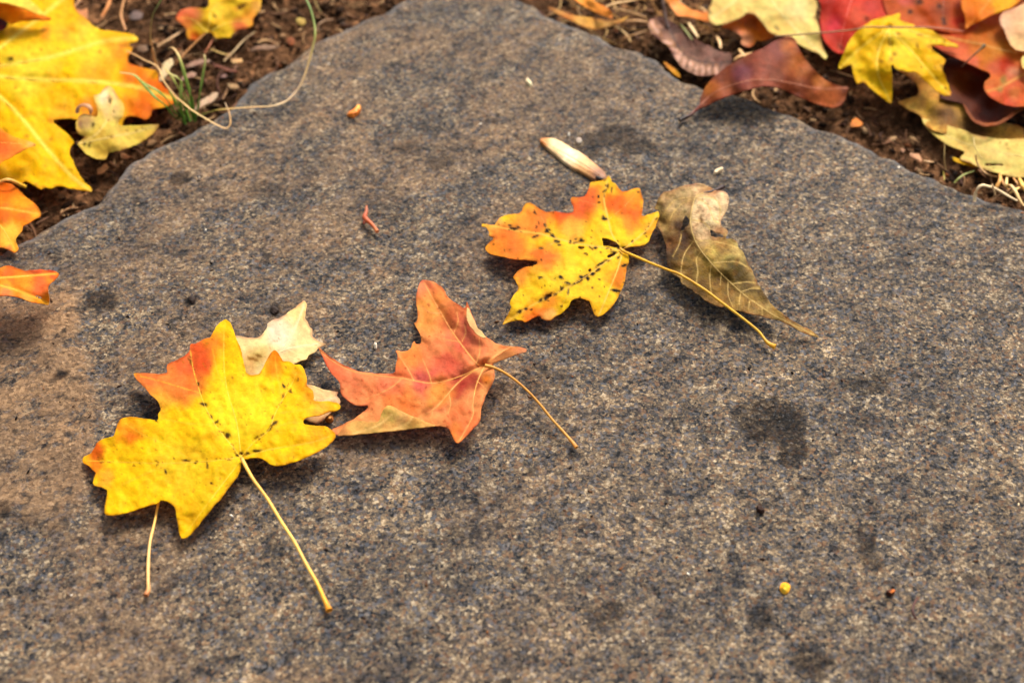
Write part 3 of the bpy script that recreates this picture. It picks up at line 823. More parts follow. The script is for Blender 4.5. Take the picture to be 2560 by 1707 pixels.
leafC, hC = make_leaf('maple_leaf', 'orange-red maple leaf between the two yellow leaves, its lower edge rolled over', C_POLY, C_H, C_COL,
                      spacing=3.0, soft=42, wav=1.0, seed=9, veins=C_V, side_veins=C_SIDE, vein_r=0.0002, vein_col=(248, 168, 84), crease=0.8, crease_w=11, base=Z2([(1510, 800)])[0])
make_stem(leafC, Z2([(1450, 795, 10.6), (1520, 812, 10.4), (1600, 850, 9.4), (1700, 920, 7.8), (1800, 1010, 6.2), (1890, 1110, 4.6), (1970, 1210, 3.2), (2060, 1310, 1.9),
                     (2130, 1390, 1.0), (2168, 1438, 0.8)]), [0.6, 0.5, 0.45, 0.45, 0.45, 0.5, 0.8], [(224, 150, 50), (206, 136, 40), (196, 130, 40), (214, 150, 60), (200, 130, 50)])

def rolled(root, poly, ctrl, soft, base, patches, seed, label=None, veins=(), spacing=3.0):
    hf0 = field(ctrl, soft)
    V, F, C, Q = sheet([p[:2] for p in poly], [], spacing, hf0, paint(base, patches, seed, veins, tuple(min(255, v + 26) for v in base), 2.2), 1.2, seed)
    o = link('curled_edge', mesh_from('curled_edge', V, F, C), [M_LEAF], root)
    so = o.modifiers.new('thickness', 'SOLIDIFY'); so.thickness = 0.00022; so.offset = 0
    if label: o['label'] = label
    return o
rolled(leafC, Z2([(285, 1346), (330, 1290), (370, 1256), (450, 1225), (540, 1240), (618, 1238), (640, 1170), (662, 1125), (690, 1108), (735, 1120), (800, 1158), (870, 1190),
                  (930, 1215), (1000, 1242), (1075, 1270), (950, 1282), (800, 1302), (650, 1317), (500, 1332), (380, 1344)]),
       Z2([(285, 1346, 2.0), (950, 1282, 4.0), (800, 1302, 3.6), (650, 1317, 3.2), (500, 1332, 2.8), (1075, 1270, 5.6), (370, 1256, 3.4), (540, 1240, 5.0), (690, 1108, 7.6),
           (800, 1158, 7.4), (930, 1215, 7.0), (620, 1240, 5.4)]), 24, (244, 190, 106), [(x[0], x[1], 34, c, 0.8) for x, c in
       [(Z2([(690, 1180)])[0], (214, 184, 92)), (Z2([(780, 1200)])[0], (246, 196, 120)), (Z2([(560, 1280)])[0], (216, 170, 90)), (Z2([(330, 1310)])[0], (224, 150, 90)), (Z2([(900, 1240)])[0], (190, 146, 70))]], 41,
       'dull green-tan underside along the rolled lower edge', [Z2([(420, 1330), (600, 1270), (720, 1180)]), Z2([(700, 1310), (840, 1250), (880, 1200)])])
rolled(leafC, Z2([(1308, 340), (1325, 350), (1345, 400), (1372, 450), (1392, 505), (1425, 530), (1466, 582), (1430, 578), (1380, 550), (1362, 520), (1330, 490), (1308, 440), (1304, 390)]),
       Z2([(1320, 345, 10.5), (1392, 505, 12), (1466, 582, 12), (1308, 440, 11.5), (1370, 535, 12.0)]), 20, (236, 196, 132), [], 43, 'pale turned-up strip on the upper right edge')
rolled(leafC, Z2([(1470, 776), (1540, 725), (1600, 682), (1660, 652), (1720, 655), (1776, 670), (1774, 690), (1735, 700), (1680, 717), (1600, 747), (1520, 776)]),
       Z2([(1470, 776, 11.4), (1600, 685, 11.6), (1660, 652, 10.8), (1776, 680, 7.8), (1600, 747, 10.6), (1520, 776, 11.4)]), 24, (206, 130, 66),
       [(x[0], x[1], 30, c, 0.8) for x, c in [(Z2([(1560, 740)])[0], (176, 110, 56)), (Z2([(1740, 670)])[0], (232, 150, 104))]], 45, 'tan underside of the lobe pointing right')

# ---- the spotted yellow-orange leaf
D_POLY = Z3([(1190, 140), (1210, 165), (1214, 190), (1250, 210), (1275, 245), (1310, 275), (1360, 270), (1395, 255), (1430, 245), (1465, 250), (1475, 300),
             (1492, 350), (1490, 400), (1480, 460), (1475, 512), (1500, 490), (1550, 470), (1590, 455), (1626, 448), (1630, 490), (1615, 530),
             (1595, 590), (1560, 650), (1540, 710), (1500, 740), (1450, 755), (1400, 755), (1345, 765), (1312, 785), (1350, 810), (1370, 850), (1365, 900),
             (1345, 930), (1340, 990), (1330, 1060), (1310, 1120), (1280, 1180), (1240, 1250), (1190, 1310), (1140, 1350), (1100, 1365), (1070, 1350),
             (1050, 1310), (1035, 1260), (1025, 1230), (990, 1215), (940, 1203), (890, 1210), (860, 1230), (845, 1270), (810, 1310), (770, 1340),
             (720, 1370), (690, 1395), (640, 1395), (605, 1380), (592, 1355), (560, 1365), (510, 1390), (460, 1415), (430, 1400), (370, 1400), (310, 1415),
             (262, 1438), (285, 1395), (310, 1350), (335, 1300), (340, 1280), (328, 1250), (335, 1220), (360, 1180), (390, 1150), (405, 1120), (400, 1090),
             (375, 1050), (358, 1020), (380, 990), (420, 955), (470, 930), (520, 925), (562, 908), (570, 880), (520, 878), (460, 872), (400, 870), (330, 860),
             (260, 840), (190, 830), (140, 810), (115, 780), (118, 755), (150, 720), (190, 690), (214, 675), (180, 672), (145, 660), (150, 630), (130, 590),
             (84, 576), (90, 555), (140, 562), (200, 568), (210, 545), (240, 505), (280, 485), (340, 475), (400, 475), (430, 450), (445, 410), (470, 380),
             (510, 373), (540, 390), (580, 425), (640, 455), (700, 448), (770, 458), (840, 465), (880, 460), (885, 440), (880, 400), (862, 370), (860, 340),
             (875, 325), (930, 325), (970, 325), (1000, 300), (1015, 250), (1030, 200), (1070, 190), (1120, 185), (1165, 165), (1178, 145)])
D_HOLES = [Z3([(1125, 680), (1180, 685), (1240, 710), (1282, 742), (1292, 768), (1240, 765), (1180, 750), (1142, 752), (1138, 712)]),
           Z3([(1158, 858), (1185, 828), (1225, 812), (1272, 803), (1240, 832), (1195, 855)]),
           Z3([(920, 750), (1010, 760), (960, 776), (922, 774)]), Z3([(1008, 950), (1035, 945), (1044, 970), (1018, 980)]), Z3([(642, 1172), (690, 1165), (698, 1190), (655, 1205)])]
D_V = [Z3(v) for v in ([(1305, 790), (1180, 770), (950, 735), (750, 690), (600, 645), (400, 620), (200, 580)],
                       [(1305, 795), (1180, 880), (1030, 990), (870, 1090), (700, 1180), (500, 1280), (285, 1420)],
                       [(1300, 770), (1220, 650), (1170, 450), (1150, 330), (1185, 165)],
                       [(1312, 780), (1400, 715), (1530, 600), (1612, 475)], [(1312, 800), (1270, 950), (1210, 1100), (1110, 1340)])]
D_SIDE = [Z3(v) for v in ([(745, 690), (665, 610), (600, 490), (510, 400)], [(760, 700), (560, 780), (200, 790)], [(870, 1090), (640, 1030), (400, 1010)], [(840, 1110), (820, 1200), (700, 1360)],
                          [(1180, 480), (1080, 390), (900, 340)], [(1190, 520), (1330, 400), (1450, 270)])]
D_COL = paint((255, 206, 34), [(q[0], q[1], rd, c, k) for (q, rd, c, k) in [
    (Z3([(780, 500)])[0], 46, (236, 92, 30), 0.95), (Z3([(940, 430)])[0], 50, (234, 94, 44), 0.92), (Z3([(1010, 320)])[0], 46, (234, 98, 44), 0.92), (Z3([(1260, 380)])[0], 46, (236, 98, 30), 0.92),
    (Z3([(1420, 450)])[0], 44, (236, 94, 30), 0.92), (Z3([(1440, 330)])[0], 40, (246, 150, 36), 0.85), (Z3([(560, 540)])[0], 46, (236, 104, 44), 0.9), (Z3([(430, 520)])[0], 50, (244, 148, 52), 0.8),
    (Z3([(300, 680)])[0], 60, (236, 108, 46), 0.9), (Z3([(240, 790)])[0], 54, (246, 150, 46), 0.8), (Z3([(400, 800)])[0], 50, (240, 126, 46), 0.8), (Z3([(640, 850)])[0], 50, (236, 104, 44), 0.9),
    (Z3([(740, 890)])[0], 34, (238, 116, 44), 0.8), (Z3([(460, 970)])[0], 36, (242, 142, 54), 0.8), (Z3([(560, 1320)])[0], 38, (240, 120, 26), 0.92), (Z3([(470, 1370)])[0], 30, (240, 116, 28), 0.9),
    (Z3([(700, 1240)])[0], 30, (242, 140, 40), 0.8), (Z3([(1290, 1040)])[0], 34, (240, 126, 40), 0.9), (Z3([(1560, 600)])[0], 26, (244, 160, 50), 0.7), (Z3([(1370, 560)])[0], 24, (242, 146, 50), 0.7),
    (Z3([(900, 620)])[0], 36, (250, 180, 70), 0.7), (Z3([(640, 1370)])[0], 22, (242, 178, 90), 0.9), (Z3([(800, 1000)])[0], 70, (254, 214, 48), 0.8), (Z3([(1100, 1250)])[0], 50, (250, 196, 34), 0.7),
    (Z3([(180, 560)])[0], 24, (244, 176, 80), 0.8), (Z3([(300, 1400)])[0], 26, (236, 180, 40), 0.8)]],
    seed=13, veins=D_V, vein_col=(252, 206, 84), vein_w=2.0,
    specks=specks_along(D_V[:2], 24, 6.5, 4.0, (40, 22, 10), 8, 0.95) + specks_along(D_V[2:3], 10, 6, 3.0, (60, 34, 14), 9) + specks_along(D_V[3:4] + D_SIDE[:1], 8, 6, 3.0, (70, 40, 16), 10)
    + specks_over(D_POLY, 55, 2.4, (84, 48, 14), 11, 0.85)
    + [(q[0], q[1], rx, ry, an, (20, 12, 8), 1) for (q, rx, ry, an) in [
        (Z3([(662, 615)])[0], 7, 6, 0.2), (Z3([(1155, 518)])[0], 8, 4, 0.1), (Z3([(740, 712)])[0], 7, 4, 0.1), (Z3([(705, 668)])[0], 8, 3, 0.3), (Z3([(950, 700)])[0], 5, 6, 0.6), (Z3([(1325, 920)])[0], 9, 3, -0.3),
        (Z3([(772, 1020)])[0], 6, 4, 0.5), (Z3([(595, 1022)])[0], 6, 3, 0.1), (Z3([(1010, 1035)])[0], 5, 5, 0), (Z3([(1050, 992)])[0], 5, 5, 0), (Z3([(950, 1022)])[0], 5, 4, 0), (Z3([(470, 1298)])[0], 5, 4, 0),
        (Z3([(1260, 1142)])[0], 13, 4, 0.15), (Z3([(1105, 370)])[0], 4, 3, 0), (Z3([(1102, 320)])[0], 3, 5, 0), (Z3([(600, 772)])[0], 6, 3, 0), (Z3([(835, 1075)])[0], 6, 4, 0.4), (Z3([(1120, 905)])[0], 14, 3, -0.5),
        (Z3([(920, 1065)])[0], 16, 2.5, -0.5), (Z3([(838, 1150)])[0], 3, 9, 0.2), (Z3([(1075, 768)])[0], 5, 4, 0), (Z3([(855, 715)])[0], 4, 5, 0.3)]])
D_H = Z3([(1190, 140, 3.5), (1465, 250, 4), (1626, 450, 5.5), (1500, 740, 5.5), (1312, 785, 5.5), (1366, 880, 5), (1280, 1180, 4), (1100, 1365, 3.0), (940, 1203, 6), (690, 1395, 3.0), (460, 1415, 2.2),
          (262, 1438, 1.0), (340, 1270, 4), (360, 1020, 5.5), (565, 900, 7), (330, 860, 5.0), (115, 780, 3.0), (90, 565, 4.5), (280, 485, 2.5), (510, 373, 1.8), (700, 450, 3), (880, 450, 4), (862, 340, 2.5),
          (1030, 200, 3.0), (800, 750, 5.5), (900, 1050, 6), (1180, 500, 4.5), (500, 700, 5.5)])
leafD, hD = make_leaf('maple_leaf', 'yellow-orange maple leaf riddled with black spots and small holes, beside the olive-brown leaf', D_POLY, D_H, D_COL, holes=D_HOLES, spacing=2.6, soft=38,
                      wav=0.8, seed=13, veins=D_V, side_veins=D_SIDE, vein_r=0.00012, vein_col=(244, 190, 76), crease=0.3, base=Z3([(1310, 788)])[0])
make_stem(leafD, Z3([(1290, 770, 5.8), (1320, 795, 6.0)]) + Z4([(0, 745, 7.0), (150, 810, 8.0), (290, 865, 9.0), (380, 900, 9.4), (560, 1010, 8.6), (700, 1115, 7.0), (800, 1190, 5.2), (930, 1290, 3.0), (1000, 1352, 1.8), (1060, 1430, 0.9), (1124, 1466, 0.8)]),
          [0.5, 0.5, 0.5, 0.46, 0.46, 0.46, 0.46, 0.5, 0.95], [(220, 160, 30), (226, 168, 24), (214, 150, 20), (226, 170, 40), (224, 168, 50), (214, 150, 30)])

# ---- the olive-brown leaf with pale veins
E_POLY = Z4([(530, 183), (580, 195), (630, 225), (660, 248), (720, 240), (750, 265), (762, 310), (755, 360), (735, 410), (710, 450), (695, 490), (702, 518), (745, 545), (752, 572), (738, 600),
             (722, 614), (780, 618), (820, 640), (835, 690), (870, 720), (890, 760), (910, 810), (940, 860), (965, 920), (985, 970), (1020, 1020), (1060, 1080), (1100, 1140),
             (1160, 1190), (1230, 1240), (1310, 1290), (1390, 1325), (1440, 1365), (1468, 1393), (1400, 1378), (1330, 1348), (1260, 1312), (1180, 1267), (1100, 1247),
             (1000, 1222), (930, 1212), (860, 1187), (800, 1178), (780, 1157), (740, 1142), (700, 1157), (650, 1147), (610, 1122), (560, 1097), (530, 1062), (490, 1042),
             (470, 1017), (440, 1007), (420, 982), (390, 972), (372, 922), (300, 882), (275, 830), (268, 780), (275, 700), (250, 620), (225, 560), (195, 520), (200, 470),
             (214, 400), (175, 385), (190, 350), (205, 300), (240, 255), (300, 245), (360, 215), (430, 200)])
E_HOLES = [Z4([(606, 552), (625, 548), (650, 572), (690, 578), (722, 592), (716, 610), (680, 603), (655, 612), (630, 600), (610, 604), (618, 580)]), Z4([(370, 556), (392, 520), (400, 470), (424, 420), (436, 452), (452, 470), (444, 515), (420, 530), (404, 552), (392, 590), (386, 550)])]
E_V = [Z4([(560, 262), (500, 290), (468, 400), (460, 500), (490, 620), (550, 720), (650, 840), (750, 940), (860, 1040), (980, 1130), (1100, 1210), (1200, 1262), (1330, 1325), (1450, 1385)])]
E_SIDE = [Z4(v) for v in ([(545, 710), (505, 780), (515, 870), (505, 960)], [(622, 820), (610, 920), (620, 1050)], [(752, 950), (755, 1060), (790, 1150)], [(480, 640), (410, 740), (385, 860), (390, 950)],
                          [(640, 805), (740, 800), (830, 800), (930, 860)], [(500, 300), (590, 350), (640, 470), (690, 500)], [(520, 288), (640, 300), (690, 370), (680, 480)],
                          [(480, 310), (400, 340), (320, 420), (295, 480)], [(485, 295), (350, 310), (280, 380), (240, 450)], [(850, 1040), (840, 1130)], [(920, 1100), (915, 1170)],
                          [(1020, 1150), (1020, 1220)], [(790, 970), (900, 958), (970, 965)], [(860, 1032), (940, 1008), (1000, 1010)], [(462, 420), (400, 540), (370, 660), (320, 760)],
                          [(500, 640), (600, 635), (740, 660), (830, 690)], [(700, 890), (690, 980)], [(470, 470), (560, 490), (610, 540)])]
E_COL = paint((172, 138, 84), [(q[0], q[1], rd, c, k) for (q, rd, c, k) in [
    (Z4([(560, 400)])[0], 70, (222, 190, 144), 0.95), (Z4([(690, 330)])[0], 44, (226, 194, 148), 0.95), (Z4([(480, 230)])[0], 46, (216, 182, 138), 0.9), (Z4([(600, 560)])[0], 40, (204, 168, 124), 0.8),
    (Z4([(260, 400)])[0], 34, (156, 130, 70), 0.8), (Z4([(330, 330)])[0], 44, (190, 160, 116), 0.8), (Z4([(340, 650)])[0], 54, (104, 70, 38), 0.95), (Z4([(300, 800)])[0], 50, (56, 34, 16), 0.95),
    (Z4([(400, 560)])[0], 26, (60, 34, 22), 0.9), (Z4([(440, 820)])[0], 54, (120, 92, 32), 0.95), (Z4([(560, 880)])[0], 54, (116, 88, 26), 0.95), (Z4([(680, 740)])[0], 54, (176, 148, 72), 0.95),
    (Z4([(800, 860)])[0], 52, (78, 62, 12), 0.95), (Z4([(860, 930)])[0], 44, (70, 54, 10), 0.95), (Z4([(950, 1060)])[0], 46, (80, 58, 12), 0.95), (Z4([(700, 1050)])[0], 56, (132, 100, 38), 0.9),
    (Z4([(820, 720)])[0], 34, (190, 166, 96), 0.85), (Z4([(900, 1150)])[0], 40, (158, 126, 62), 0.8), (Z4([(1120, 1190)])[0], 40, (128, 98, 34), 0.85), (Z4([(1280, 1275)])[0], 30, (140, 98, 44), 0.8),
    (Z4([(1420, 1365)])[0], 24, (196, 150, 84), 0.9), (Z4([(740, 690)])[0], 24, (130, 92, 40), 0.7), (Z4([(700, 580)])[0], 30, (170, 120, 80), 0.8), (Z4([(520, 1000)])[0], 34, (96, 70, 24), 0.9), (Z4([(620, 245)])[0], 26, (190, 130, 80), 0.8)]],
    seed=21, veins=E_V + E_SIDE, vein_col=(206, 172, 96), vein_w=1.7, vein_k=0.6, specks=specks_over(E_POLY, 80, 3.4, (92, 64, 30), 12, 0.5), warp=22)
E_H = Z4([(530, 190, 9), (640, 240, 9), (755, 300, 9), (735, 420, 8), (750, 570, 10), (830, 650, 7), (900, 790, 5), (985, 970, 3), (1100, 1140, 2), (1465, 1392, 0.8), (1200, 1262, 1.6), (980, 1130, 3.2),
          (1000, 1222, 2.5), (780, 1160, 4.0), (650, 1145, 5.0), (480, 1030, 5.5), (380, 950, 5.5), (280, 850, 4.5), (262, 650, 4), (200, 500, 3.5), (180, 385, 4.5), (240, 260, 6.5), (420, 205, 8.5),
          (480, 400, 10.5), (470, 560, 9.5), (560, 720, 7.0), (750, 940, 4.6), (340, 560, 6), (600, 450, 11), (680, 800, 7.2), (500, 860, 6.4), (330, 350, 8)])
mid_e = smooth_line(E_V[0], 4)
for i_ in range(2, len(mid_e) - 2, 2):
    t_e = mid_e[i_ + 1] - mid_e[i_ - 1]; t_e /= np.linalg.norm(t_e); q_e = mid_e[i_]
    k_e = 1 - i_ / len(mid_e); hm = 1.2 + 11.0 * k_e ** 0.9
    n_e = np.array([t_e[1], -t_e[0]])                  # to the right-hand half
    E_H += [(q_e[0] + n_e[0] * 4, q_e[1] + n_e[1] * 4, hm + 1.0 * k_e), (q_e[0] + n_e[0] * 16, q_e[1] + n_e[1] * 16, hm + 0.6 * k_e),
            (q_e[0] - n_e[0] * 10, q_e[1] - n_e[1] * 10, hm - 3.6 * k_e), (q_e[0] - n_e[0] * 22, q_e[1] - n_e[1] * 22, hm - 4.4 * k_e)]
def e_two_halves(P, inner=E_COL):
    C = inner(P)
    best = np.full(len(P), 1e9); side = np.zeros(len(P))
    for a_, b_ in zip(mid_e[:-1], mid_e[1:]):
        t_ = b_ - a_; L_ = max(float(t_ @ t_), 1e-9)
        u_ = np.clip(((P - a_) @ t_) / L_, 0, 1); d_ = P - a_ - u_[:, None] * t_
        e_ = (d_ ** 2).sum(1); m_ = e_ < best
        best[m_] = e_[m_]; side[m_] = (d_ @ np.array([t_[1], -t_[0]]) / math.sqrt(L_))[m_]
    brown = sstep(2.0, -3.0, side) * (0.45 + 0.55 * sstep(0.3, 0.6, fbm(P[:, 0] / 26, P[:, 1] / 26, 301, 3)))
    C = C * (1 - brown[:, None] * (1 - np.array([0.76, 0.69, 0.56])))     # the left half has gone brown; its fold shade is painted in too
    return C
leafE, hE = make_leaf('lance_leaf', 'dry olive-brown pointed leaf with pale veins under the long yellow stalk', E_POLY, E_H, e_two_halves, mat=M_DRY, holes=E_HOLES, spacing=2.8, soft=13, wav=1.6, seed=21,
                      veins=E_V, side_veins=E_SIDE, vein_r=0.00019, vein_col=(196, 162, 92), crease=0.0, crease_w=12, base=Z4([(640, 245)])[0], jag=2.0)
make_stem(leafE, Z4([(560, 262, 9.6), (620, 250, 9.4), (670, 232, 8.5), (715, 208, 7.5)]), [0.45, 0.7, 0.9], [(60, 34, 24), (50, 26, 22), (44, 24, 24)])

# ================================================================== things lying on the stone
def lens_solid(name, label, cat, poly, thick_mm, h_mm, colr, mat=None, spacing=2.0, seed=0, group=None, patches=(), bot_mm=1.6, jag=1.6, tilt=0.0, lump=1.1):
    """a small solid chip: traced outline, domed above, flat below"""
    poly = np.asarray([p[:2] for p in poly], float)
    A = poly; B = np.roll(poly, -1, 0)
    o = chaikin(poly)
    dmax = max(1e-6, seg_near(poly.mean(0)[None], o, np.roll(o, -1, 0))[0][0])
    def hf(P):
        d = seg_near(P, o, np.roll(o, -1, 0))[0]
        return 0.001 * (h_mm + thick_mm * np.clip(d / dmax * 1.6, 0, 1) ** 0.7 * (0.9 - 0.5 * lump + lump * fbm(P[:, 0] / 8, P[:, 1] / 8, seed, 2))
                        + tilt * ((P[:, 0] - poly[:, 0].mean()) * math.cos(seed) + (P[:, 1] - poly[:, 1].mean()) * math.sin(seed)))
    h_mm = h_mm - (0.7 if h_mm == 0.0 else 0.0)
    V, F, C, Q = sheet(poly, [], spacing, hf, paint(colr, patches, seed, warp=5), jag, seed)
    bot = V.copy(); bot[:, 2] = np.minimum(V[:, 2] - 0.0001, V[:, 2] - 0.001 * bot_mm if tilt else 0.001 * h_mm - 0.001 * bot_mm)
    n = len(V)
    ed = {}
    for f in F:
        for i in range(4):
            a_, b_ = int(f[i]), int(f[(i + 1) % 4])
            if (b_, a_) in ed: del ed[(b_, a_)]
            else: ed[(a_, b_)] = 1
    side = [(b_, a_, a_ + n, b_ + n) for (a_, b_) in ed]
    V2 = np.vstack([V, bot]); F2 = np.vstack([F, F[:, ::-1] + n] + ([np.array(side)] if side else []))
    o_ = link(name, mesh_from(name, V2, F2, np.vstack([C, C])), [mat or M_BIT])
    return tag(o_, label, cat, group)

# winged seed touching the spotted leaf
seed_poly = ZR6([(1722, 786), (1740, 770), (1800, 767), (1870, 784), (1930, 820), (1980, 853), (2020, 868), (2080, 908), (2140, 958), (2180, 990)]) + \
            Z3([(1150, 98), (1172, 135), (1165, 165), (1112, 178), (1060, 165), (1000, 122), (930, 85), (860, 55)]) + ZR6([(1960, 980), (1900, 940), (1840, 890), (1780, 840)])
sd = thing('winged_seed', U(1500, 430, 0.0005), 'long pale winged seed with a brown end at the upper tip of the spotted leaf', 'seed')
wing = lens_solid('wing', None, None, seed_poly, 0.8, 0.4, (226, 190, 136), M_STEM, 2.0, 3, jag=0.4, lump=0.12,
                  patches=[(1478, 418, 46, (196, 128, 62), 0.75), (1500, 440, 34, (122, 66, 28), 0.95), (1360, 352, 20, (196, 118, 50), 0.95), (1420, 392, 26, (250, 224, 180), 0.8), (1455, 420, 30, (214, 156, 92), 0.6)])
wing.parent = sd; wing.matrix_parent_inverse = Matrix.Translation(-Vector(sd.location))
st = make_stem(sd, ZR6([(1745, 790, 1.2), (1850, 850, 2.0), (1990, 930, 2.2), (2120, 1010, 2.0), (2195, 1060, 1.6)]), [0.1, 0.14, 0.16, 0.14], [(240, 206, 152), (232, 192, 136), (206, 150, 92), (140, 86, 44)], name='rib')
tip = make_stem(sd, Z3([(1085, 150, 1.0), (1112, 165, 1.1), (1140, 172, 0.9)]), [0.7, 0.9, 0.5], [(40, 24, 16), (20, 12, 10)], name='seed_tip')

lens_solid('bud_scale', 'tiny glossy orange bud scale alone on the upper part of the stone', 'bud scale',
           ZR6([(212, 585), (225, 570), (260, 540), (298, 503), (316, 515), (320, 545), (305, 572), (270, 590), (235, 592)]), 1.2, 0.0, (226, 124, 32), M_STEM, 2.0, 4, patches=[(895, 265, 10, (246, 170, 70), 0.8)])
tw = thing('twig', U(920, 540, 0.0), 'short red-brown forked twig lying on the stone', 'twig')
make_stem(tw, ZR6([(365, 1300, 1.2), (362, 1350, 0.9), (350, 1385, 1.1), (365, 1410, 1.3), (400, 1440, 1.0), (430, 1475, 0.7), (450, 1503, 0.6)]), [0.5, 0.7, 1.1, 0.9, 0.7, 0.8], [(170, 96, 60), (164, 74, 40), (196, 92, 44), (200, 110, 60)], name='shaft')
make_stem(tw, ZR6([(362, 1400, 1.0), (350, 1425, 0.9), (345, 1442, 0.6)]), [0.8, 0.7, 0.5], [(160, 70, 40), (130, 56, 34)], name='knob')
lens_solid('seed', 'round orange-yellow seed on the lower right of the stone', 'seed', ZR5([(462, 510), (475, 485), (505, 476), (535, 488), (545, 515), (535, 545), (510, 560), (480, 550)]), 1.1, 0.0, (250, 172, 34), M_BIT, 2.0, 6, jag=1.4,
           patches=[(1960, 1474, 8, (255, 214, 70), 0.9), (1966, 1460, 8, (240, 150, 30), 0.8)])
lens_solid('crumb', 'dark brown crumb right of the round orange-yellow seed', 'crumb', ZR5([(1288, 550), (1300, 535), (1330, 530), (1360, 536), (1355, 558), (1325, 578), (1300, 570)]), 2.0, 0.0, (70, 34, 20), M_BIT, 1.8, 7, patches=[(2232, 1475, 7, (220, 120, 50), 0.9)])
fb = thing('fibre', U(2283, 1520, 0.0), 'thin curved dark red-brown fibre near the lower right corner of the stone', 'fibre')
make_stem(fb, ZR5([(1530, 598, 0.4), (1505, 640, 0.8), (1490, 690, 1.0), (1500, 735, 0.8), (1525, 768, 0.4)]), [0.22, 0.34, 0.4, 0.45, 0.3], [(90, 40, 30), (64, 24, 18), (60, 20, 16)], name='strand')
lens_solid('seed_husk', 'pale elongated seed husk above the olive-brown leaf', 'seed husk', Z4([(638, 100), (650, 80), (690, 58), (714, 58), (716, 74), (690, 92), (655, 105)]), 0.9, 0.0, (232, 206, 164), M_STEM, 1.8, 8)
lens_solid('seed_husk', 'small cream seed husk near the middle of the far end of the stone', 'seed husk', ZR6([(1608, 318), (1625, 292), (1645, 315), (1664, 345), (1650, 358), (1625, 340)]), 0.9, 0.0, (226, 202, 158), M_STEM, 1.8, 9)
lens_solid('crumb', 'small amber crumb by the right lobe of the largest yellow leaf', 'crumb', Z1([(1915, 950), (1930, 928), (1960, 922), (1985, 940), (1982, 962), (1955, 978), (1925, 972)]), 1.6, 0.0, (150, 84, 30), M_BIT, 1.8, 10, patches=[(824, 1040, 7, (206, 140, 70), 0.8)])
lens_solid('pebble', 'white quartz grain right of the winged seed', 'pebble', ZR6([(2005, 790), (2020, 765), (2045, 768), (2055, 790), (2040, 812), (2015, 812)]), 1.0, 0.0, (176, 164, 150), M_BIT, 1.8, 12)
lens_solid('pebble', 'smaller white grain just above the winged seed', 'pebble', ZR6([(1940, 740), (1946, 722), (1958, 724), (1958, 750), (1948, 760)]), 0.8, 0.0, (170, 158, 146), M_BIT, 1.6, 13)
lens_solid('pebble', 'lone pale grain between the orange leaf and the bleached leaf', 'pebble', Z2([(575, 630), (585, 612), (602, 615), (606, 632), (592, 648), (578, 644)]), 0.9, 0.0, (236, 220, 196), M_BIT, 1.6, 14)
lens_solid('crumb', 'black crumb on the stone above the top lobe of the largest yellow leaf', 'crumb', Z1([(850, 5), (880, -8), (905, 10), (900, 40), (875, 52), (850, 30)]), 0.8, 0.0, (40, 26, 20), M_BIT, 1.8, 15)
lens_solid('crumb', 'black crumb on the stone left of the bleached leaf tip', 'crumb', Z1([(1490, 90), (1515, 68), (1545, 85), (1562, 110), (1540, 135), (1510, 130), (1492, 112)]), 0.8, 0.0, (44, 30, 24), M_BIT, 1.8, 16)
lens_solid('crumb', 'tiny black crumb below the dark stain on the right of the stone', 'crumb', Z(1700, 850, 3.136)([(600, 1300), (625, 1290), (655, 1312), (668, 1335), (635, 1342), (605, 1335)]), 1.4, 0.0, (50, 28, 20), M_BIT, 1.8, 17)

# ================================================================== leaves on the soil, left
G_POLY = Z5([(-330, -150), (560, -150), (575, 0), (590, 70), (620, 110), (680, 150), (720, 200), (790, 240), (860, 245), (950, 255), (1040, 270), (1086, 300), (1080, 325), (1020, 340), (940, 355),
             (903, 372), (960, 365), (1010, 360), (1036, 375), (1030, 410), (1000, 440), (1000, 490), (1040, 512), (1110, 530), (1170, 545), (1235, 560), (1250, 620), (1290, 690),
             (1340, 720), (1388, 770), (1380, 810), (1320, 832), (1260, 850), (1190, 862), (1185, 910), (1150, 945), (1090, 920), (1020, 912), (975, 925), (955, 1000), (800, 1010), (690, 960), (590, 935),
             (500, 930), (378, 945), (420, 965), (480, 1010), (540, 1060), (582, 1110), (580, 1130), (550, 1150), (545, 1190), (545, 1220), (570, 1250), (590, 1310), (620, 1370),
             (660, 1430), (700, 1460), (726, 1490), (716, 1508), (680, 1500), (620, 1490), (540, 1480), (500, 1465), (440, 1460), (400, 1480), (345, 1465), (325, 1492), (290, 1470),
             (240, 1440), (200, 1420), (165, 1440), (195, 1472), (150, 1460), (100, 1430), (60, 1420), (0, 1410), (-200, 1420), (-330, 1200), (-250, 700), (-60, 480), (-300, 300)])
G_V = [Z5(v) for v in ([(-200, 560), (0, 520), (400, 450), (800, 330), (1070, 300)], [(-200, 580), (200, 620), (700, 640), (1100, 690), (1370, 780)], [(-200, 600), (100, 850), (350, 1150), (560, 1380), (715, 1500)],
                       [(-200, 540), (100, 300), (300, 150), (560, -60)])]
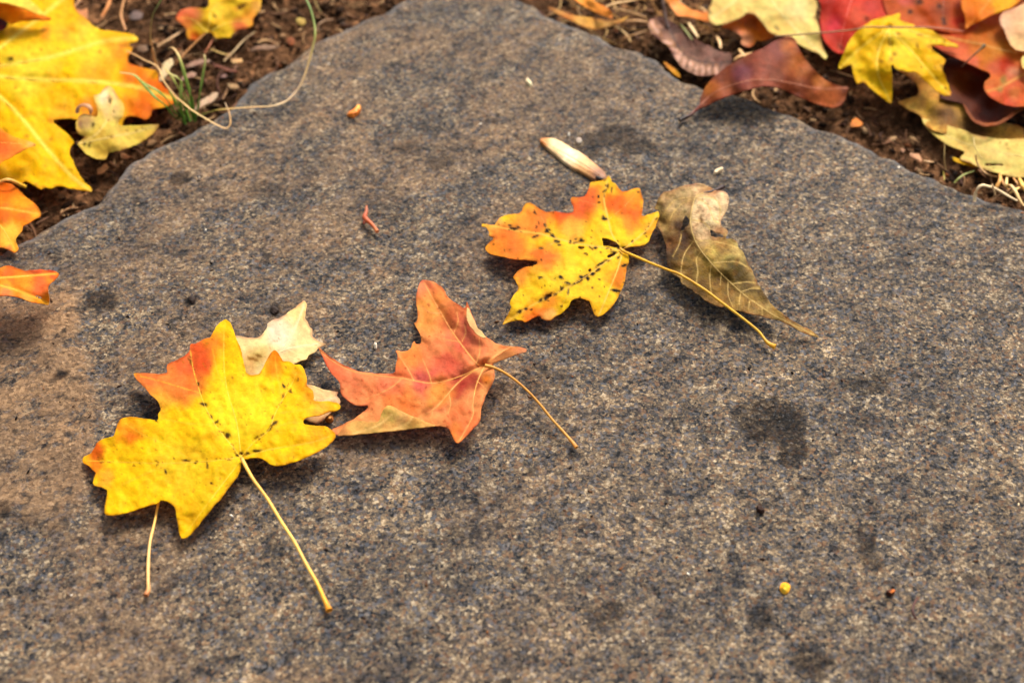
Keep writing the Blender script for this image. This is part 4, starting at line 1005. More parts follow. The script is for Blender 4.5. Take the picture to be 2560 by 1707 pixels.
G_COL = paint((255, 200, 6), [(q[0], q[1], rd, c, k) for (q, rd, c, k) in [
    (Z5([(1250, 700)])[0], 62, (240, 108, 16), 0.92), (Z5([(1060, 560)])[0], 50, (240, 112, 20), 0.85), (Z5([(1080, 860)])[0], 60, (238, 108, 16), 0.92), (Z5([(900, 420)])[0], 44, (242, 150, 40), 0.8),
    (Z5([(760, 560)])[0], 50, (244, 160, 26), 0.8), (Z5([(360, 260)])[0], 26, (244, 150, 34), 0.8), (Z5([(500, 250)])[0], 26, (248, 178, 40), 0.7), (Z5([(640, 220)])[0], 30, (244, 160, 50), 0.7),
    (Z5([(500, 880)])[0], 44, (244, 168, 40), 0.7), (Z5([(700, 860)])[0], 40, (240, 140, 36), 0.8), (Z5([(0, 1060)])[0], 30, (240, 120, 30), 0.9), (Z5([(300, 1000)])[0], 90, (250, 198, 20), 0.6),
    (Z5([(560, 90)])[0], 50, (248, 180, 20), 0.7), (Z5([(200, 520)])[0], 90, (254, 224, 60), 0.8), (Z5([(700, 330)])[0], 70, (254, 220, 56), 0.7), (Z5([(450, 1350)])[0], 80, (248, 196, 10), 0.7), (Z5([(1340, 790)])[0], 30, (234, 116, 30), 0.8)]],
    seed=31, veins=G_V, vein_col=(254, 226, 90), vein_w=4.5, specks=specks_over(G_POLY, 60, 3.2, (190, 130, 20), 18, 0.7) + [(27, 149, 6, 5, 0, (50, 34, 8), 1)])
leafG, hG = make_leaf('maple_leaf', 'big bright yellow maple leaf in the upper left corner, right lobe turning orange', G_POLY,
                      Z5([(-300, -100, 4), (560, -100, 2), (600, 80, -2), (850, 245, -5), (1085, 300, -6), (905, 370, -4), (1030, 380, -6), (1240, 570, -6), (1385, 780, -7), (1190, 862, -5), (1150, 940, -7),
                          (970, 930, -5), (590, 935, -3), (380, 945, -1), (580, 1120, -4), (550, 1200, -4), (720, 1500, -6.5), (500, 1465, -5), (340, 1470, -5), (100, 1430, -4), (-200, 1300, -2),
                          (200, 500, 3), (600, 600, 1), (900, 650, -2), (250, 1150, 0), (300, 250, 2)]), G_COL, spacing=4.5, soft=46, wav=1.6, seed=31, veins=G_V, vein_r=0.0003, vein_col=(250, 214, 70),
                      crease=0.5, crease_w=16, base=Z5([(-200, 570)])[0])
# its rolled upper edge: orange inside, pale yellow rim
I_POLY = Z5([(-250, -40), (-40, 0), (0, 18), (60, 22), (180, 60), (330, 118), (410, 150), (380, 165), (250, 160), (150, 170), (85, 195), (60, 180), (20, 150), (-250, 60)])
leafI, hI = make_leaf('maple_leaf', 'orange fold of a yellow leaf at the very top left corner', I_POLY, Z5([(-200, -30, 12), (0, 20, 12), (330, 118, 8), (400, 150, 5), (85, 195, 6), (0, 140, 7), (-250, 60, 8)]),
                      paint((238, 140, 10), [(30, 42, 24, (246, 150, 10), 0.8), (80, 38, 20, (214, 110, 0), 0.8)], 35, warp=8), spacing=4.0, soft=20, wav=0.4, seed=35, base=Z5([(400, 150)])[0])
I2 = Z5([(-250, -80), (180, -60), (230, 0), (300, 60), (345, 110), (320, 122), (250, 95), (150, 55), (60, 30), (0, 22), (-250, 0)])
rolled(leafI, I2, Z5([(-200, -60, 15), (230, 0, 13), (340, 115, 9.5), (150, 55, 13), (0, 22, 13.5)]), 20, (254, 222, 88), [], 36, 'pale yellow rim of the fold', spacing=4.0)
J2_POLY = Z5([(-250, 60), (0, 120), (70, 188), (40, 225), (0, 250), (-250, 330)])
make_leaf('maple_leaf', 'dark red leaf scrap glimpsed under the fold at the left edge', J2_POLY, Z5([(-250, 60, -3), (0, 150, 5.0), (60, 190, 5.0), (0, 240, 5.0), (-250, 330, -3)]),
          paint((84, 8, 10), [], 37), spacing=4.0, soft=20, wav=0.3, seed=37)
H_POLY = Z5([(850, 668), (890, 700), (920, 760), (960, 810), (976, 860), (960, 920), (915, 970), (950, 990), (1020, 985), (1100, 985), (1180, 980), (1248, 975), (1240, 1000), (1200, 1050), (1130, 1105),
             (1050, 1145), (960, 1175), (880, 1195), (848, 1200), (835, 1248), (800, 1256), (730, 1240), (670, 1205), (630, 1160), (608, 1130), (640, 1100), (680, 1070), (620, 1060), (598, 1020), (590, 970), (620, 912),
             (660, 890), (720, 905), (745, 930), (772, 900), (760, 850), (742, 800), (732, 752), (780, 742), (812, 700)])
H_V = [Z5(v) for v in ([(620, 1125), (760, 1050), (860, 900), (880, 780), (852, 690)], [(620, 1128), (850, 1080), (1050, 1040), (1230, 985)])]
H_COL = paint((238, 204, 90), [(q[0], q[1], rd, c, k) for (q, rd, c, k) in [(Z5([(850, 760)])[0], 36, (252, 226, 180), 0.95), (Z5([(900, 860)])[0], 34, (248, 214, 140), 0.9), (Z5([(670, 970)])[0], 28, (198, 160, 104), 0.95),
              (Z5([(1100, 1040)])[0], 50, (232, 200, 78), 0.8), (Z5([(770, 1150)])[0], 46, (226, 190, 66), 0.8), (Z5([(610, 1000)])[0], 12, (150, 110, 90), 0.8)]], 39, veins=H_V, vein_col=(244, 214, 120), vein_w=2.5,
              specks=specks_along(H_V, 10, 5, 3, (140, 100, 30), 21, 0.8) + [(q[0], q[1], 4, 6, 0.2, (70, 48, 20), 0.9) for q in Z5([(728, 985), (862, 795), (660, 1130), (700, 1140)])])
leafH, hH = make_leaf('maple_leaf', 'small pale yellow three-lobed leaf lying on the big yellow leaf by the stone edge', H_POLY, Z5([(850, 670, 2.5), (960, 850, 1.5), (1245, 978, -4.5), (1050, 1145, -5), (840, 1245, -6), (615, 1130, -3),
              (600, 980, 1.0), (660, 890, 2.0), (740, 760, 3.5), (850, 1000, 0), (900, 1080, -2)]), H_COL, spacing=3.5, soft=26, wav=0.8, seed=39, veins=H_V, vein_r=0.0002, vein_col=(240, 206, 110), base=Z5([(612, 1130)])[0])
# curled tip of that leaf: a narrow ring standing up
ring = []
for k in range(15):
    a_ = math.radians(200 - 230 * k / 14)
    ring.append((210 + 17 * math.cos(a_), 278 - 17 * math.sin(a_) * 0.9, 2.5 + 2.4 * math.sin(math.radians(180 * k / 14))))
make_stem(leafH, ring, [0.7, 1.0, 1.0, 0.6], [(120, 84, 66), (150, 100, 62), (176, 126, 84), (150, 96, 56)], name='curled_tip', flat=0.25, sides=10, n=3, mat=M_STEM)

J_POLY = Z5([(-250, 930), (0, 1000), (40, 1040), (120, 1080), (200, 1098), (270, 1128), (286, 1140), (220, 1162), (150, 1200), (80, 1240), (20, 1265), (0, 1290), (-250, 1330)])
make_leaf('maple_leaf', 'orange leaf tip lying over the big yellow leaf at the left edge', J_POLY, Z5([(-250, 1000, 8), (0, 1000, 9), (120, 1080, 8), (285, 1140, 4.5), (150, 1200, 7), (0, 1290, 8), (-250, 1300, 7)]),
          paint((246, 176, 44), [(10, 372, 40, (236, 104, 40), 0.95), (45, 372, 24, (240, 130, 44), 0.85), (5, 338, 22, (238, 120, 30), 0.9), (78, 362, 16, (240, 190, 110), 0.7)], 45, warp=10), spacing=3.5, soft=24, wav=0.6, seed=45,
          veins=[Z5([(-200, 1140), (0, 1120), (270, 1138)])], vein_r=0.0002, base=Z5([(286, 1140)])[0])
K_POLY = Z9([(-300, 180), (0, 215), (60, 226), (120, 240), (160, 270), (200, 310), (260, 370), (330, 420), (380, 470), (406, 530), (390, 560), (330, 590), (270, 625), (218, 655), (224, 690), (190, 725), (160, 760),
             (155, 800), (175, 840), (181, 870), (160, 900), (130, 907), (90, 885), (50, 870), (0, 858), (-300, 840)])
K_V = [Z9([(-200, 480), (0, 470), (200, 500), (395, 535)]), Z9([(-200, 500), (0, 640), (150, 880)])]
K_COL = paint((246, 148, 26), [(q[0], q[1], rd, c, k) for (q, rd, c, k) in [(Z9([(60, 300)])[0], 34, (240, 112, 16), 0.9), (Z9([(30, 520)])[0], 34, (238, 112, 26), 0.85), (Z9([(230, 530)])[0], 26, (236, 112, 30), 0.85),
              (Z9([(360, 530)])[0], 24, (248, 176, 44), 0.85), (Z9([(100, 740)])[0], 44, (250, 204, 70), 0.9), (Z9([(70, 850)])[0], 14, (240, 140, 60), 0.9), (Z9([(180, 420)])[0], 26, (250, 160, 30), 0.8)]], 51, veins=K_V, vein_col=(250, 176, 50), vein_w=3, warp=12)
leafK, hK = make_leaf('maple_leaf', 'orange maple leaf at the left edge, its tip reaching across soil to the stone', K_POLY, Z9([(-250, 300, 2), (0, 220, -1), (200, 310, -2), (405, 530, -1), (225, 660, 1.5), (160, 780, 2), (150, 900, 1.6), (0, 858, 3),
              (-250, 800, 4), (0, 500, 4), (200, 500, 2)]), K_COL, spacing=3.5, soft=26, wav=0.8, seed=51, veins=K_V, vein_r=0.00024, vein_col=(250, 180, 60), crease=0.6, base=Z9([(-200, 490)])[0])
sk = thing('leaf_stalk', U(15, 450, 0.002), 'pale curved leaf stalk arching over the orange leaf at the left edge', 'stalk')
make_stem(sk, Z9([(-80, 260, 2), (0, 214, 3), (60, 194, 4), (120, 202, 3), (180, 232, 0), (245, 262, -4)]), [0.5, 0.55, 0.55, 0.6, 0.7], [(236, 176, 80), (240, 190, 100), (236, 176, 30)], name='shaft')
L_POLY = Z9([(-320, 1110), (0, 1060), (60, 1035), (110, 1040), (170, 1065), (250, 1088), (320, 1080), (400, 1075), (480, 1080), (540, 1090), (577, 1112), (570, 1145), (520, 1185), (475, 1230), (473, 1290), (485, 1340), (486, 1400),
             (470, 1422), (430, 1410), (380, 1405), (300, 1390), (230, 1365), (150, 1340), (60, 1330), (0, 1335), (-320, 1380)])
L_HOLES = [Z9([(340, 1318), (375, 1330), (412, 1345), (408, 1366), (375, 1358), (345, 1340)]), Z9([(228, 1304), (255, 1306), (284, 1314), (262, 1324), (235, 1318)]), Z9([(195, 1262), (225, 1264), (258, 1270), (230, 1280), (205, 1276)])]
L_V = [Z9([(-250, 1180), (0, 1230), (200, 1290), (470, 1400)]), Z9([(-250, 1170), (100, 1150), (350, 1130), (560, 1115)])]
L_COL = paint((244, 142, 34), [(q[0], q[1], rd, c, k) for (q, rd, c, k) in [(Z9([(520, 1110)])[0], 20, (232, 90, 48), 0.95), (Z9([(350, 1120)])[0], 32, (232, 96, 56), 0.85), (Z9([(390, 1240)])[0], 30, (234, 110, 56), 0.85), (Z9([(80, 1130)])[0], 30, (232, 104, 50), 0.7),
              (Z9([(60, 1250)])[0], 24, (250, 182, 50), 0.8), (Z9([(60, 1300)])[0], 22, (232, 130, 80), 0.8), (Z9([(440, 1390)])[0], 20, (244, 172, 40), 0.9), (Z9([(250, 1350)])[0], 24, (240, 170, 70), 0.8), (Z9([(250, 1190)])[0], 24, (248, 150, 36), 0.8)]],
              55, veins=L_V, vein_col=(250, 186, 60), vein_w=3, warp=10)
leafL, hL = make_leaf('maple_leaf', 'orange-red maple leaf with small holes hovering over the stone at the left edge', L_POLY, Z9([(-300, 1150, 9), (0, 1060, 13), (110, 1040, 12), (300, 1080, 12), (570, 1115, 10), (475, 1250, 13), (480, 1410, 8), (300, 1390, 14), (100, 1335, 17), (0, 1335, 18), (-300, 1370, 16), (200, 1220, 15)]),
              L_COL, holes=L_HOLES, spacing=2.6, soft=24, wav=0.5, seed=55, veins=L_V, vein_r=0.00024, vein_col=(250, 186, 70), crease=0.8, base=Z9([(-250, 1175)])[0])
MM_POLY = Z6([(542, 182), (560, 140), (620, 90), (700, 80), (770, 80), (845, 92), (870, 50), (865, 0), (900, -70), (1120, -90), (1275, -30), (1250, 0), (1200, 40), (1130, 78), (1100, 100), (1180, 95), (1230, 60), (1280, 10), (1300, -40), (1390, -40), (1375, 100),
              (1335, 140), (1300, 190), (1306, 250), (1250, 280), (1170, 292), (1100, 330), (1080, 372), (1020, 370), (960, 387), (930, 370), (900, 322), (850, 322), (820, 330), (790, 370), (745, 402), (672, 392), (650, 350), (655, 290), (600, 230), (560, 205)])
MM_COL = paint((246, 202, 44), [(q[0], q[1], rd, c, k) for (q, rd, c, k) in [(Z6([(600, 140)])[0], 34, (230, 100, 70), 0.95), (Z6([(700, 130)])[0], 32, (232, 120, 80), 0.85), (Z6([(640, 220)])[0], 26, (238, 130, 60), 0.9), (Z6([(710, 350)])[0], 22, (220, 100, 16), 0.98),
               (Z6([(1180, 260)])[0], 30, (230, 104, 60), 0.9), (Z6([(1280, 170)])[0], 24, (242, 150, 50), 0.8), (Z6([(1330, 60)])[0], 22, (230, 160, 70), 0.9), (Z6([(1060, 140)])[0], 18, (214, 160, 40), 0.7), (Z6([(990, 120)])[0], 24, (254, 216, 60), 0.8)]],
               61, specks=[(q[0], q[1], 5, 4, 0.3, (120, 80, 10), 0.9) for q in Z6([(925, 160), (905, 290), (930, 260)])], warp=10)
MM_V = [Z6([(850, 320), (880, 220), (900, 100), (1060, -20)]), Z6([(850, 320), (720, 200), (560, 175)]), Z6([(860, 322), (1050, 230), (1290, 200)])]
leafM, hM = make_leaf('maple_leaf', 'small yellow leaf with red tips on the soil at the top edge', MM_POLY, Z6([(545, 180, -4), (700, 80, -3), (860, 40, 2), (1100, -80, 4), (1250, 0, 2), (1370, 60, -3), (1300, 220, -4), (1080, 370, -5), (960, 385, -6), (740, 400, -8), (655, 300, -6), (850, 320, -5), (900, 200, 0), (1100, 100, 0), (1050, 250, -2)]),
                      MM_COL, spacing=4.0, soft=20, wav=0.8, seed=61, veins=MM_V, vein_r=0.0002, vein_col=(250, 214, 80), base=Z6([(845, 322)])[0])
make_stem(leafM, Z6([(845, 322, -4.5), (760, 400, -5), (660, 500, -5.5), (590, 580, -6), (540, 640, -8)]), [0.35, 0.4, 0.5], [(190, 120, 30), (170, 110, 40), (150, 100, 50)])

# ================================================================== leaves on the soil, right
# ---- leathery brown leaf arching over the stone edge
N_POLY = Z7([(635, 1135), (648, 1040), (690, 950), (750, 870), (830, 790), (940, 710), (1060, 640), (1200, 570), (1330, 510), (1440, 440), (1500, 410), (1580, 395), (1632, 400), (1672, 450), (1700, 530), (1750, 620),
             (1830, 720), (1920, 810), (2000, 870), (2100, 915), (2180, 930), (2234, 933), (2215, 1000), (2195, 1070), (2150, 1130), (2080, 1157), (2000, 1150), (1900, 1120), (1780, 1075), (1650, 1020), (1550, 970), (1450, 935),
             (1350, 925), (1250, 940), (1100, 980), (950, 1030), (800, 1090), (700, 1142), (615, 1172)])
N_V = [Z7([(640, 1130), (760, 1020), (900, 945), (1100, 880), (1300, 855), (1500, 870), (1700, 910), (1900, 950), (2100, 950), (2225, 940)])]
N_SIDE = [Z7([(1100, 880), (1080, 760), (1040, 660)]), Z7([(1300, 855), (1330, 680), (1380, 500)]), Z7([(1500, 870), (1560, 650), (1570, 430)]), Z7([(1700, 905), (1760, 800), (1760, 660)])]
N_COL = paint((102, 46, 22), [(q[0], q[1], rd, c, k) for (q, rd, c, k) in [(Z7([(740, 930)])[0], 30, (170, 96, 40), 0.9), (Z7([(1120, 800)])[0], 34, (92, 42, 52), 0.9), (Z7([(1450, 520)])[0], 40, (116, 60, 52), 0.85), (Z7([(1600, 500)])[0], 30, (166, 88, 36), 0.8),
              (Z7([(1700, 700)])[0], 44, (160, 86, 36), 0.85), (Z7([(2000, 1080)])[0], 50, (168, 88, 46), 0.9), (Z7([(1300, 900)])[0], 50, (146, 78, 58), 0.8), (Z7([(900, 1010)])[0], 40, (150, 78, 50), 0.8), (Z7([(1300, 650)])[0], 40, (130, 66, 50), 0.7), (Z7([(1950, 860)])[0], 30, (170, 96, 44), 0.8)]],
              71, veins=N_V, vein_col=(196, 128, 100), vein_w=1.6, vein_k=0.5, warp=12)
leafN, hN = make_leaf('lance_leaf', 'leathery reddish-brown leaf arching over the stone edge on dark stalk, upper right', N_POLY,
                      Z7([(620, 1160, 1.5), (700, 1130, 2.5), (650, 1040, 4), (830, 790, 7), (1060, 640, 9), (1330, 510, 11), (1580, 395, 12), (1690, 500, 11), (1830, 720, 7), (2000, 870, 2), (2230, 935, -4), (2195, 1070, -7), (2080, 1155, -8), (1900, 1120, -4),
                          (1650, 1020, 3), (1450, 935, 9), (1350, 925, 11), (1250, 940, 10.5), (950, 1030, 6), (1100, 880, 11), (1300, 855, 14.5), (1500, 870, 12.5), (1700, 910, 7), (1900, 950, 0.5), (2100, 950, -4), (900, 950, 7.5), (1350, 690, 13)]),
                      N_COL, mat=M_BROWN, spacing=3.0, soft=24, wav=0.5, seed=71, veins=N_V, vein_r=0.00018, vein_col=(150, 82, 52), base=Z7([(630, 1140)])[0], thick=0.00035)
make_stem(leafN, Z7([(650, 1120, 2.6), (615, 1165, 1.8), (580, 1195, 1.3), (520, 1240, 1.0), (470, 1262, 0.8), (425, 1288, 0.7)]), [0.55, 0.6, 0.6, 0.75, 0.95, 0.9], [(120, 52, 40), (110, 44, 30), (40, 16, 14), (26, 12, 12)])

# ---- shrivelled purple-brown leaf
O_POLY = Z7([(90, 300), (80, 260), (100, 220), (160, 195), (240, 186), (300, 208), (380, 260), (450, 330), (560, 400), (700, 480), (830, 540), (900, 568), (970, 570), (990, 640), (960, 720), (900, 790), (800, 815), (700, 818), (600, 810),
             (520, 770), (440, 720), (380, 640), (330, 540), (290, 480), (220, 440), (140, 380)])
O_V = [Z7([(255, 150), (280, 230), (340, 370), (450, 560), (600, 650), (780, 680), (960, 660)])]
O_SIDE = [Z7([(x, y), (x - 30, y + 60), (x - 40, y + 105)]) for (x, y) in ((400, 480), (460, 570), (540, 620), (620, 655), (700, 670), (790, 680), (880, 675))] + [Z7([(300, 300), (220, 330), (150, 300)])]
O_COL = paint((98, 62, 48), [(q[0], q[1], rd, c, k) for (q, rd, c, k) in [(Z7([(150, 280)])[0], 26, (176, 130, 106), 0.9), (Z7([(420, 590)])[0], 26, (190, 146, 130), 0.85), (Z7([(560, 690)])[0], 34, (176, 132, 116), 0.85), (Z7([(800, 760)])[0], 40, (150, 108, 94), 0.85),
              (Z7([(300, 420)])[0], 26, (150, 110, 92), 0.8), (Z7([(560, 500)])[0], 40, (98, 62, 50), 0.8), (Z7([(800, 590)])[0], 40, (128, 90, 78), 0.8), (Z7([(330, 300)])[0], 22, (80, 54, 50), 0.8)]], 75, veins=O_V + O_SIDE, vein_col=(58, 36, 32), vein_w=2.6, warp=10,
              specks=[(Z7([(x, y)])[0][0], Z7([(x, y)])[0][1], 14, 4.5, an, (206, 160, 140), 0.8) for (x, y, an) in ((130, 250, 1.2), (170, 320, 0.9), (300, 460, 0.3), (360, 530, 0.2), (420, 610, 1.9), (470, 680, 1.8), (540, 700, 1.7), (600, 745, 1.7), (670, 760, 1.6), (740, 770, 1.5), (820, 770, 1.4))])
leafO, hO = make_leaf('lance_leaf', 'shrivelled purple-brown wrinkled leaf behind the arching brown leaf', O_POLY, Z7([(90, 300, -3), (100, 220, -4), (240, 186, -3), (380, 260, -4), (560, 400, -5), (830, 540, -4), (980, 600, -3), (900, 790, -2), (700, 818, -3), (520, 770, -3), (380, 640, -2),
              (290, 480, -2), (140, 380, -3), (340, 370, -6), (450, 560, -6), (600, 650, -6.5), (780, 680, -6.5), (480, 640, -1), (620, 730, -1), (760, 760, -1)]), O_COL, mat=M_DRY, spacing=3.0, soft=18, wav=1.8, seed=75,
              veins=O_V, side_veins=O_SIDE, vein_r=0.00022, vein_col=(84, 58, 54), crease=0.5, base=Z7([(255, 190)])[0], jag=2.0)
make_stem(leafO, Z7([(300, 290, -4), (275, 210, -2), (262, 130, 0), (250, 60, 2), (235, -30, 4)]), [0.8, 0.75, 0.6, 0.6], [(84, 62, 58), (96, 74, 66), (90, 66, 56)])

# ---- pale yellow lobed leaf
P_POLY = Z7([(725, 180), (730, 110), (770, 30), (800, -60), (900, -260), (1500, -300), (1900, -200), (1860, -20), (1902, 60), (1872, 150), (1900, 250), (1920, 330), (1930, 440), (1960, 520), (1990, 580), (2004, 610), (1985, 642), (1950, 620), (1920, 580),
             (1870, 562), (1800, 532), (1720, 492), (1640, 430), (1560, 400), (1490, 380), (1420, 370), (1370, 340), (1320, 270), (1270, 200), (1210, 150), (1140, 150), (1080, 190), (1000, 230), (900, 265), (800, 272), (745, 240)])
P_V = [Z7([(1300, -250), (1400, 0), (1600, 250), (1800, 450), (1980, 610)]), Z7([(1300, -250), (1080, -40), (900, 100), (770, 200)])]
P_COL = paint((250, 222, 132), [(q[0], q[1], rd, c, k) for (q, rd, c, k) in [(Z7([(1000, 150)])[0], 40, (244, 204, 110), 0.7), (Z7([(1500, 300)])[0], 50, (242, 206, 104), 0.7), (Z7([(1880, 560)])[0], 24, (250, 220, 130), 0.9), (Z7([(1700, 80)])[0], 50, (252, 230, 160), 0.8), (Z7([(1240, 30)])[0], 30, (214, 190, 100), 0.6)]],
              81, veins=P_V, vein_col=(252, 232, 160), vein_w=2.5, specks=[(q[0], q[1], 8, 4, 0.6, (150, 130, 80), 0.7) for q in Z7([(1460, 300), (1880, 200), (740, 130)])])
leafP, hP = make_leaf('maple_leaf', 'pale cream-yellow lobed leaf behind the arching brown leaf at the top edge', P_POLY, Z7([(725, 180, 2), (800, 270, 0), (800, -60, 4), (1300, -280, 6), (1890, -100, 4), (1900, 250, 2), (1990, 600, -4), (1870, 560, -3), (1640, 430, 0), (1420, 370, 1), (1210, 150, 4), (1400, 0, 6)]),
              P_COL, spacing=4.0, soft=26, wav=0.8, seed=81, veins=P_V, vein_r=0.00024, vein_col=(250, 226, 140), base=Z7([(1300, -250)])[0])
# ---- orange-brown strip leaves beside it
make_leaf('lance_leaf', 'orange-tan narrow leaf left of the pale cream-yellow leaf at the top edge', Z7([(230, -120), (380, -120), (400, 0), (450, 50), (540, 105), (640, 125), (740, 128), (780, 200), (735, 245), (650, 218), (540, 192), (470, 178), (398, 178), (330, 80), (270, 0)]),
          Z7([(300, -100, 2), (400, 100, -1), (640, 170, -4), (740, 200, -5)]), paint((226, 140, 66), [(Z7([(660, 190)])[0][0], Z7([(660, 190)])[0][1], 24, (206, 110, 24), 0.9), (1680, 20, 20, (236, 156, 90), 0.8)], 83, warp=8), mat=M_BROWN, spacing=3.5, soft=20, wav=0.5, seed=83,
          veins=[Z7([(320, -100), (400, 100), (560, 160), (735, 200)])], vein_r=0.00022, vein_col=(214, 130, 70))
make_leaf('lance_leaf', 'orange-brown leaf shadowed under the notch of the pale cream-yellow leaf', Z7([(860, 290), (920, 250), (1000, 200), (1100, 120), (1250, 100), (1350, 260), (1440, 380), (1400, 420), (1320, 440), (1240, 440), (1220, 480), (1180, 510), (1120, 505), (1070, 465), (1100, 400), (1000, 330)]),
          Z7([(870, 290, -3), (1250, 110, -2), (1430, 390, -4), (1130, 500, -6), (1100, 330, -2)]), paint((196, 104, 30), [(1857, 100, 30, (222, 150, 110), 0.85), (1838, 85, 20, (240, 150, 110), 0.8), (1880, 55, 30, (150, 70, 10), 0.8)], 85, warp=8), mat=M_BROWN, spacing=3.5, soft=20, wav=0.6, seed=85)
make_leaf('lance_leaf', 'orange-tan curved strip leaf at the top edge just right of the stone', Z10([(540, -80), (820, -60), (830, 20), (900, 55), (985, 95), (1020, 140), (1040, 190), (1028, 214), (960, 190), (880, 160), (760, 100), (650, 40)]),
          Z10([(600, -40, -2), (820, 0, 0), (985, 95, 2), (1035, 200, -3), (760, 100, -4)]), paint((232, 148, 58), [(1500, 36, 24, (222, 130, 50), 0.8), (1530, 40, 10, (214, 120, 66), 0.8)], 87, warp=8), mat=M_BROWN, spacing=3.5, soft=18, wav=0.4, seed=87)
make_leaf('lance_leaf', 'mustard-tan narrow leaf lying flat along the right stone edge near the top', Z10([(300, 80), (380, 100), (480, 130), (580, 170), (700, 192), (880, 215), (1000, 235), (1110, 225), (1215, 180), (1200, 215), (1110, 265), (1020, 300), (930, 330), (820, 335), (700, 300), (560, 230), (400, 150)]),
          Z10([(300, 90, -4), (600, 200, -5), (850, 270, -4), (1200, 195, -2), (900, 330, -7)]), paint((206, 148, 66), [(1480, 56, 30, (226, 160, 66), 0.8), (1530, 60, 24, (214, 170, 100), 0.7), (1420, 38, 24, (196, 122, 40), 0.8)], 89, warp=8), mat=M_DRY, spacing=3.5, soft=18, wav=0.8, seed=89,
          veins=[Z10([(320, 95), (600, 200), (850, 270), (1190, 200)])], vein_r=0.0002, vein_col=(196, 140, 70))
make_leaf('leaf_scrap', 'small orange-yellow scrap caught between the stone edge and the wrinkled leaf', Z10([(1600, 700), (1640, 705), (1720, 760), (1780, 820), (1800, 880), (1740, 850), (1660, 780)]),
          Z10([(1600, 700, -3), (1700, 770, -4), (1790, 870, -6)]), paint((214, 144, 30), [], 91), mat=M_DRY, spacing=3.0, soft=14, wav=0.3, seed=91)

# ---- yellow leaf with drooping lobes
T_POLY = Z8([(465, 185), (520, 155), (600, 130), (660, 120), (720, 98), (727, 130), (716, 150), (770, 175), (830, 190), (840, 205), (900, 215), (960, 230), (1030, 275), (1100, 315), (1168, 345), (1160, 362), (1100, 352), (1000, 340), (932, 345),
             (960, 370), (1000, 405), (1040, 430), (1072, 460), (1050, 500), (1045, 530), (1065, 570), (1070, 610), (1090, 640), (1096, 680), (1114, 700), (1100, 722), (1070, 725), (1020, 705), (970, 660), (910, 610), (860, 560), (840, 540), (800, 546),
             (740, 536), (690, 520), (668, 480), (656, 436), (650, 455), (662, 560), (665, 650), (662, 784), (620, 765), (560, 715), (510, 680), (470, 640), (450, 618), (400, 637), (385, 600), (370, 560), (362, 510), (352, 488), (300, 515), (260, 524), (257, 495),
             (280, 450), (300, 410), (315, 360), (340, 310), (380, 260), (420, 220)])
T_V = [Z8(v) for v in ([(640, 210), (650, 330), (650, 440)], [(640, 210), (560, 400), (560, 560), (650, 770)], [(640, 210), (430, 360), (275, 510)], [(640, 212), (820, 400), (960, 560), (1090, 715)], [(650, 208), (880, 260), (1150, 352)])]
T_COL = paint((254, 206, 22), [(q[0], q[1], rd, c, k) for (q, rd, c, k) in [(Z8([(600, 600)])[0], 60, (240, 196, 20), 0.8), (Z8([(1000, 560)])[0], 50, (238, 186, 14), 0.8), (Z8([(740, 330)])[0], 60, (254, 222, 56), 0.8), (Z8([(340, 440)])[0], 40, (242, 204, 36), 0.7),
              (Z8([(1098, 705)])[0], 12, (240, 150, 60), 0.9), (Z8([(950, 260)])[0], 40, (254, 216, 50), 0.7)]], 95, veins=T_V, vein_col=(254, 222, 70), vein_w=2.6, specks=specks_over(T_POLY, 26, 3.6, (170, 120, 20), 24, 0.85), warp=10)
leafT, hT = make_leaf('maple_leaf', 'bright yellow leaf with drooping pointed lobes on the red leaves, upper right', T_POLY, Z8([(465, 185, 9), (720, 100, 8), (960, 230, 9), (1165, 350, 7), (935, 345, 9), (1070, 460, 6), (1100, 715, 1), (970, 660, 2), (840, 540, 5), (655, 436, 8), (660, 780, -5), (510, 680, -2), (400, 637, -1),
              (362, 500, 2), (260, 520, 0), (315, 360, 5), (640, 220, 11), (560, 450, 6), (880, 450, 7)]), T_COL, spacing=3.5, soft=26, wav=0.9, seed=95, veins=T_V, vein_r=0.00022, vein_col=(252, 214, 60), crease=0.5, base=Z8([(640, 208)])[0])
# ---- the red leaves beneath it
make_leaf('maple_leaf', 'crimson-red leaf between the cream-yellow leaf and the drooping yellow leaf', Z8([(90, -140), (620, -140), (700, 40), (720, 130), (600, 260), (480, 340), (380, 390), (280, 415), (250, 405), (200, 370), (150, 310), (125, 240), (118, 150), (132, 60), (110, 0)]),
          Z8([(90, -100, 4), (600, -100, 5), (700, 60, 3), (400, 100, 4), (250, 400, -3), (125, 240, -1), (500, 300, 0)]), paint((214, 62, 40), [(2075, 20, 40, (178, 34, 16), 0.9), (2085, 65, 34, (222, 60, 74), 0.85), (2150, 45, 36, (226, 90, 56), 0.8), (2110, 110, 30, (196, 52, 36), 0.8), (2180, 15, 24, (206, 70, 60), 0.8)],
          97, specks=[(q[0], q[1], 6, 5, 0, (120, 20, 10), 0.8) for q in Z8([(470, 145), (285, 365), (270, 350)])], warp=14), spacing=4.0, soft=30, wav=0.8, seed=97, veins=[Z8([(400, -100), (320, 120), (260, 400)])], vein_r=0.0002, vein_col=(224, 90, 70))
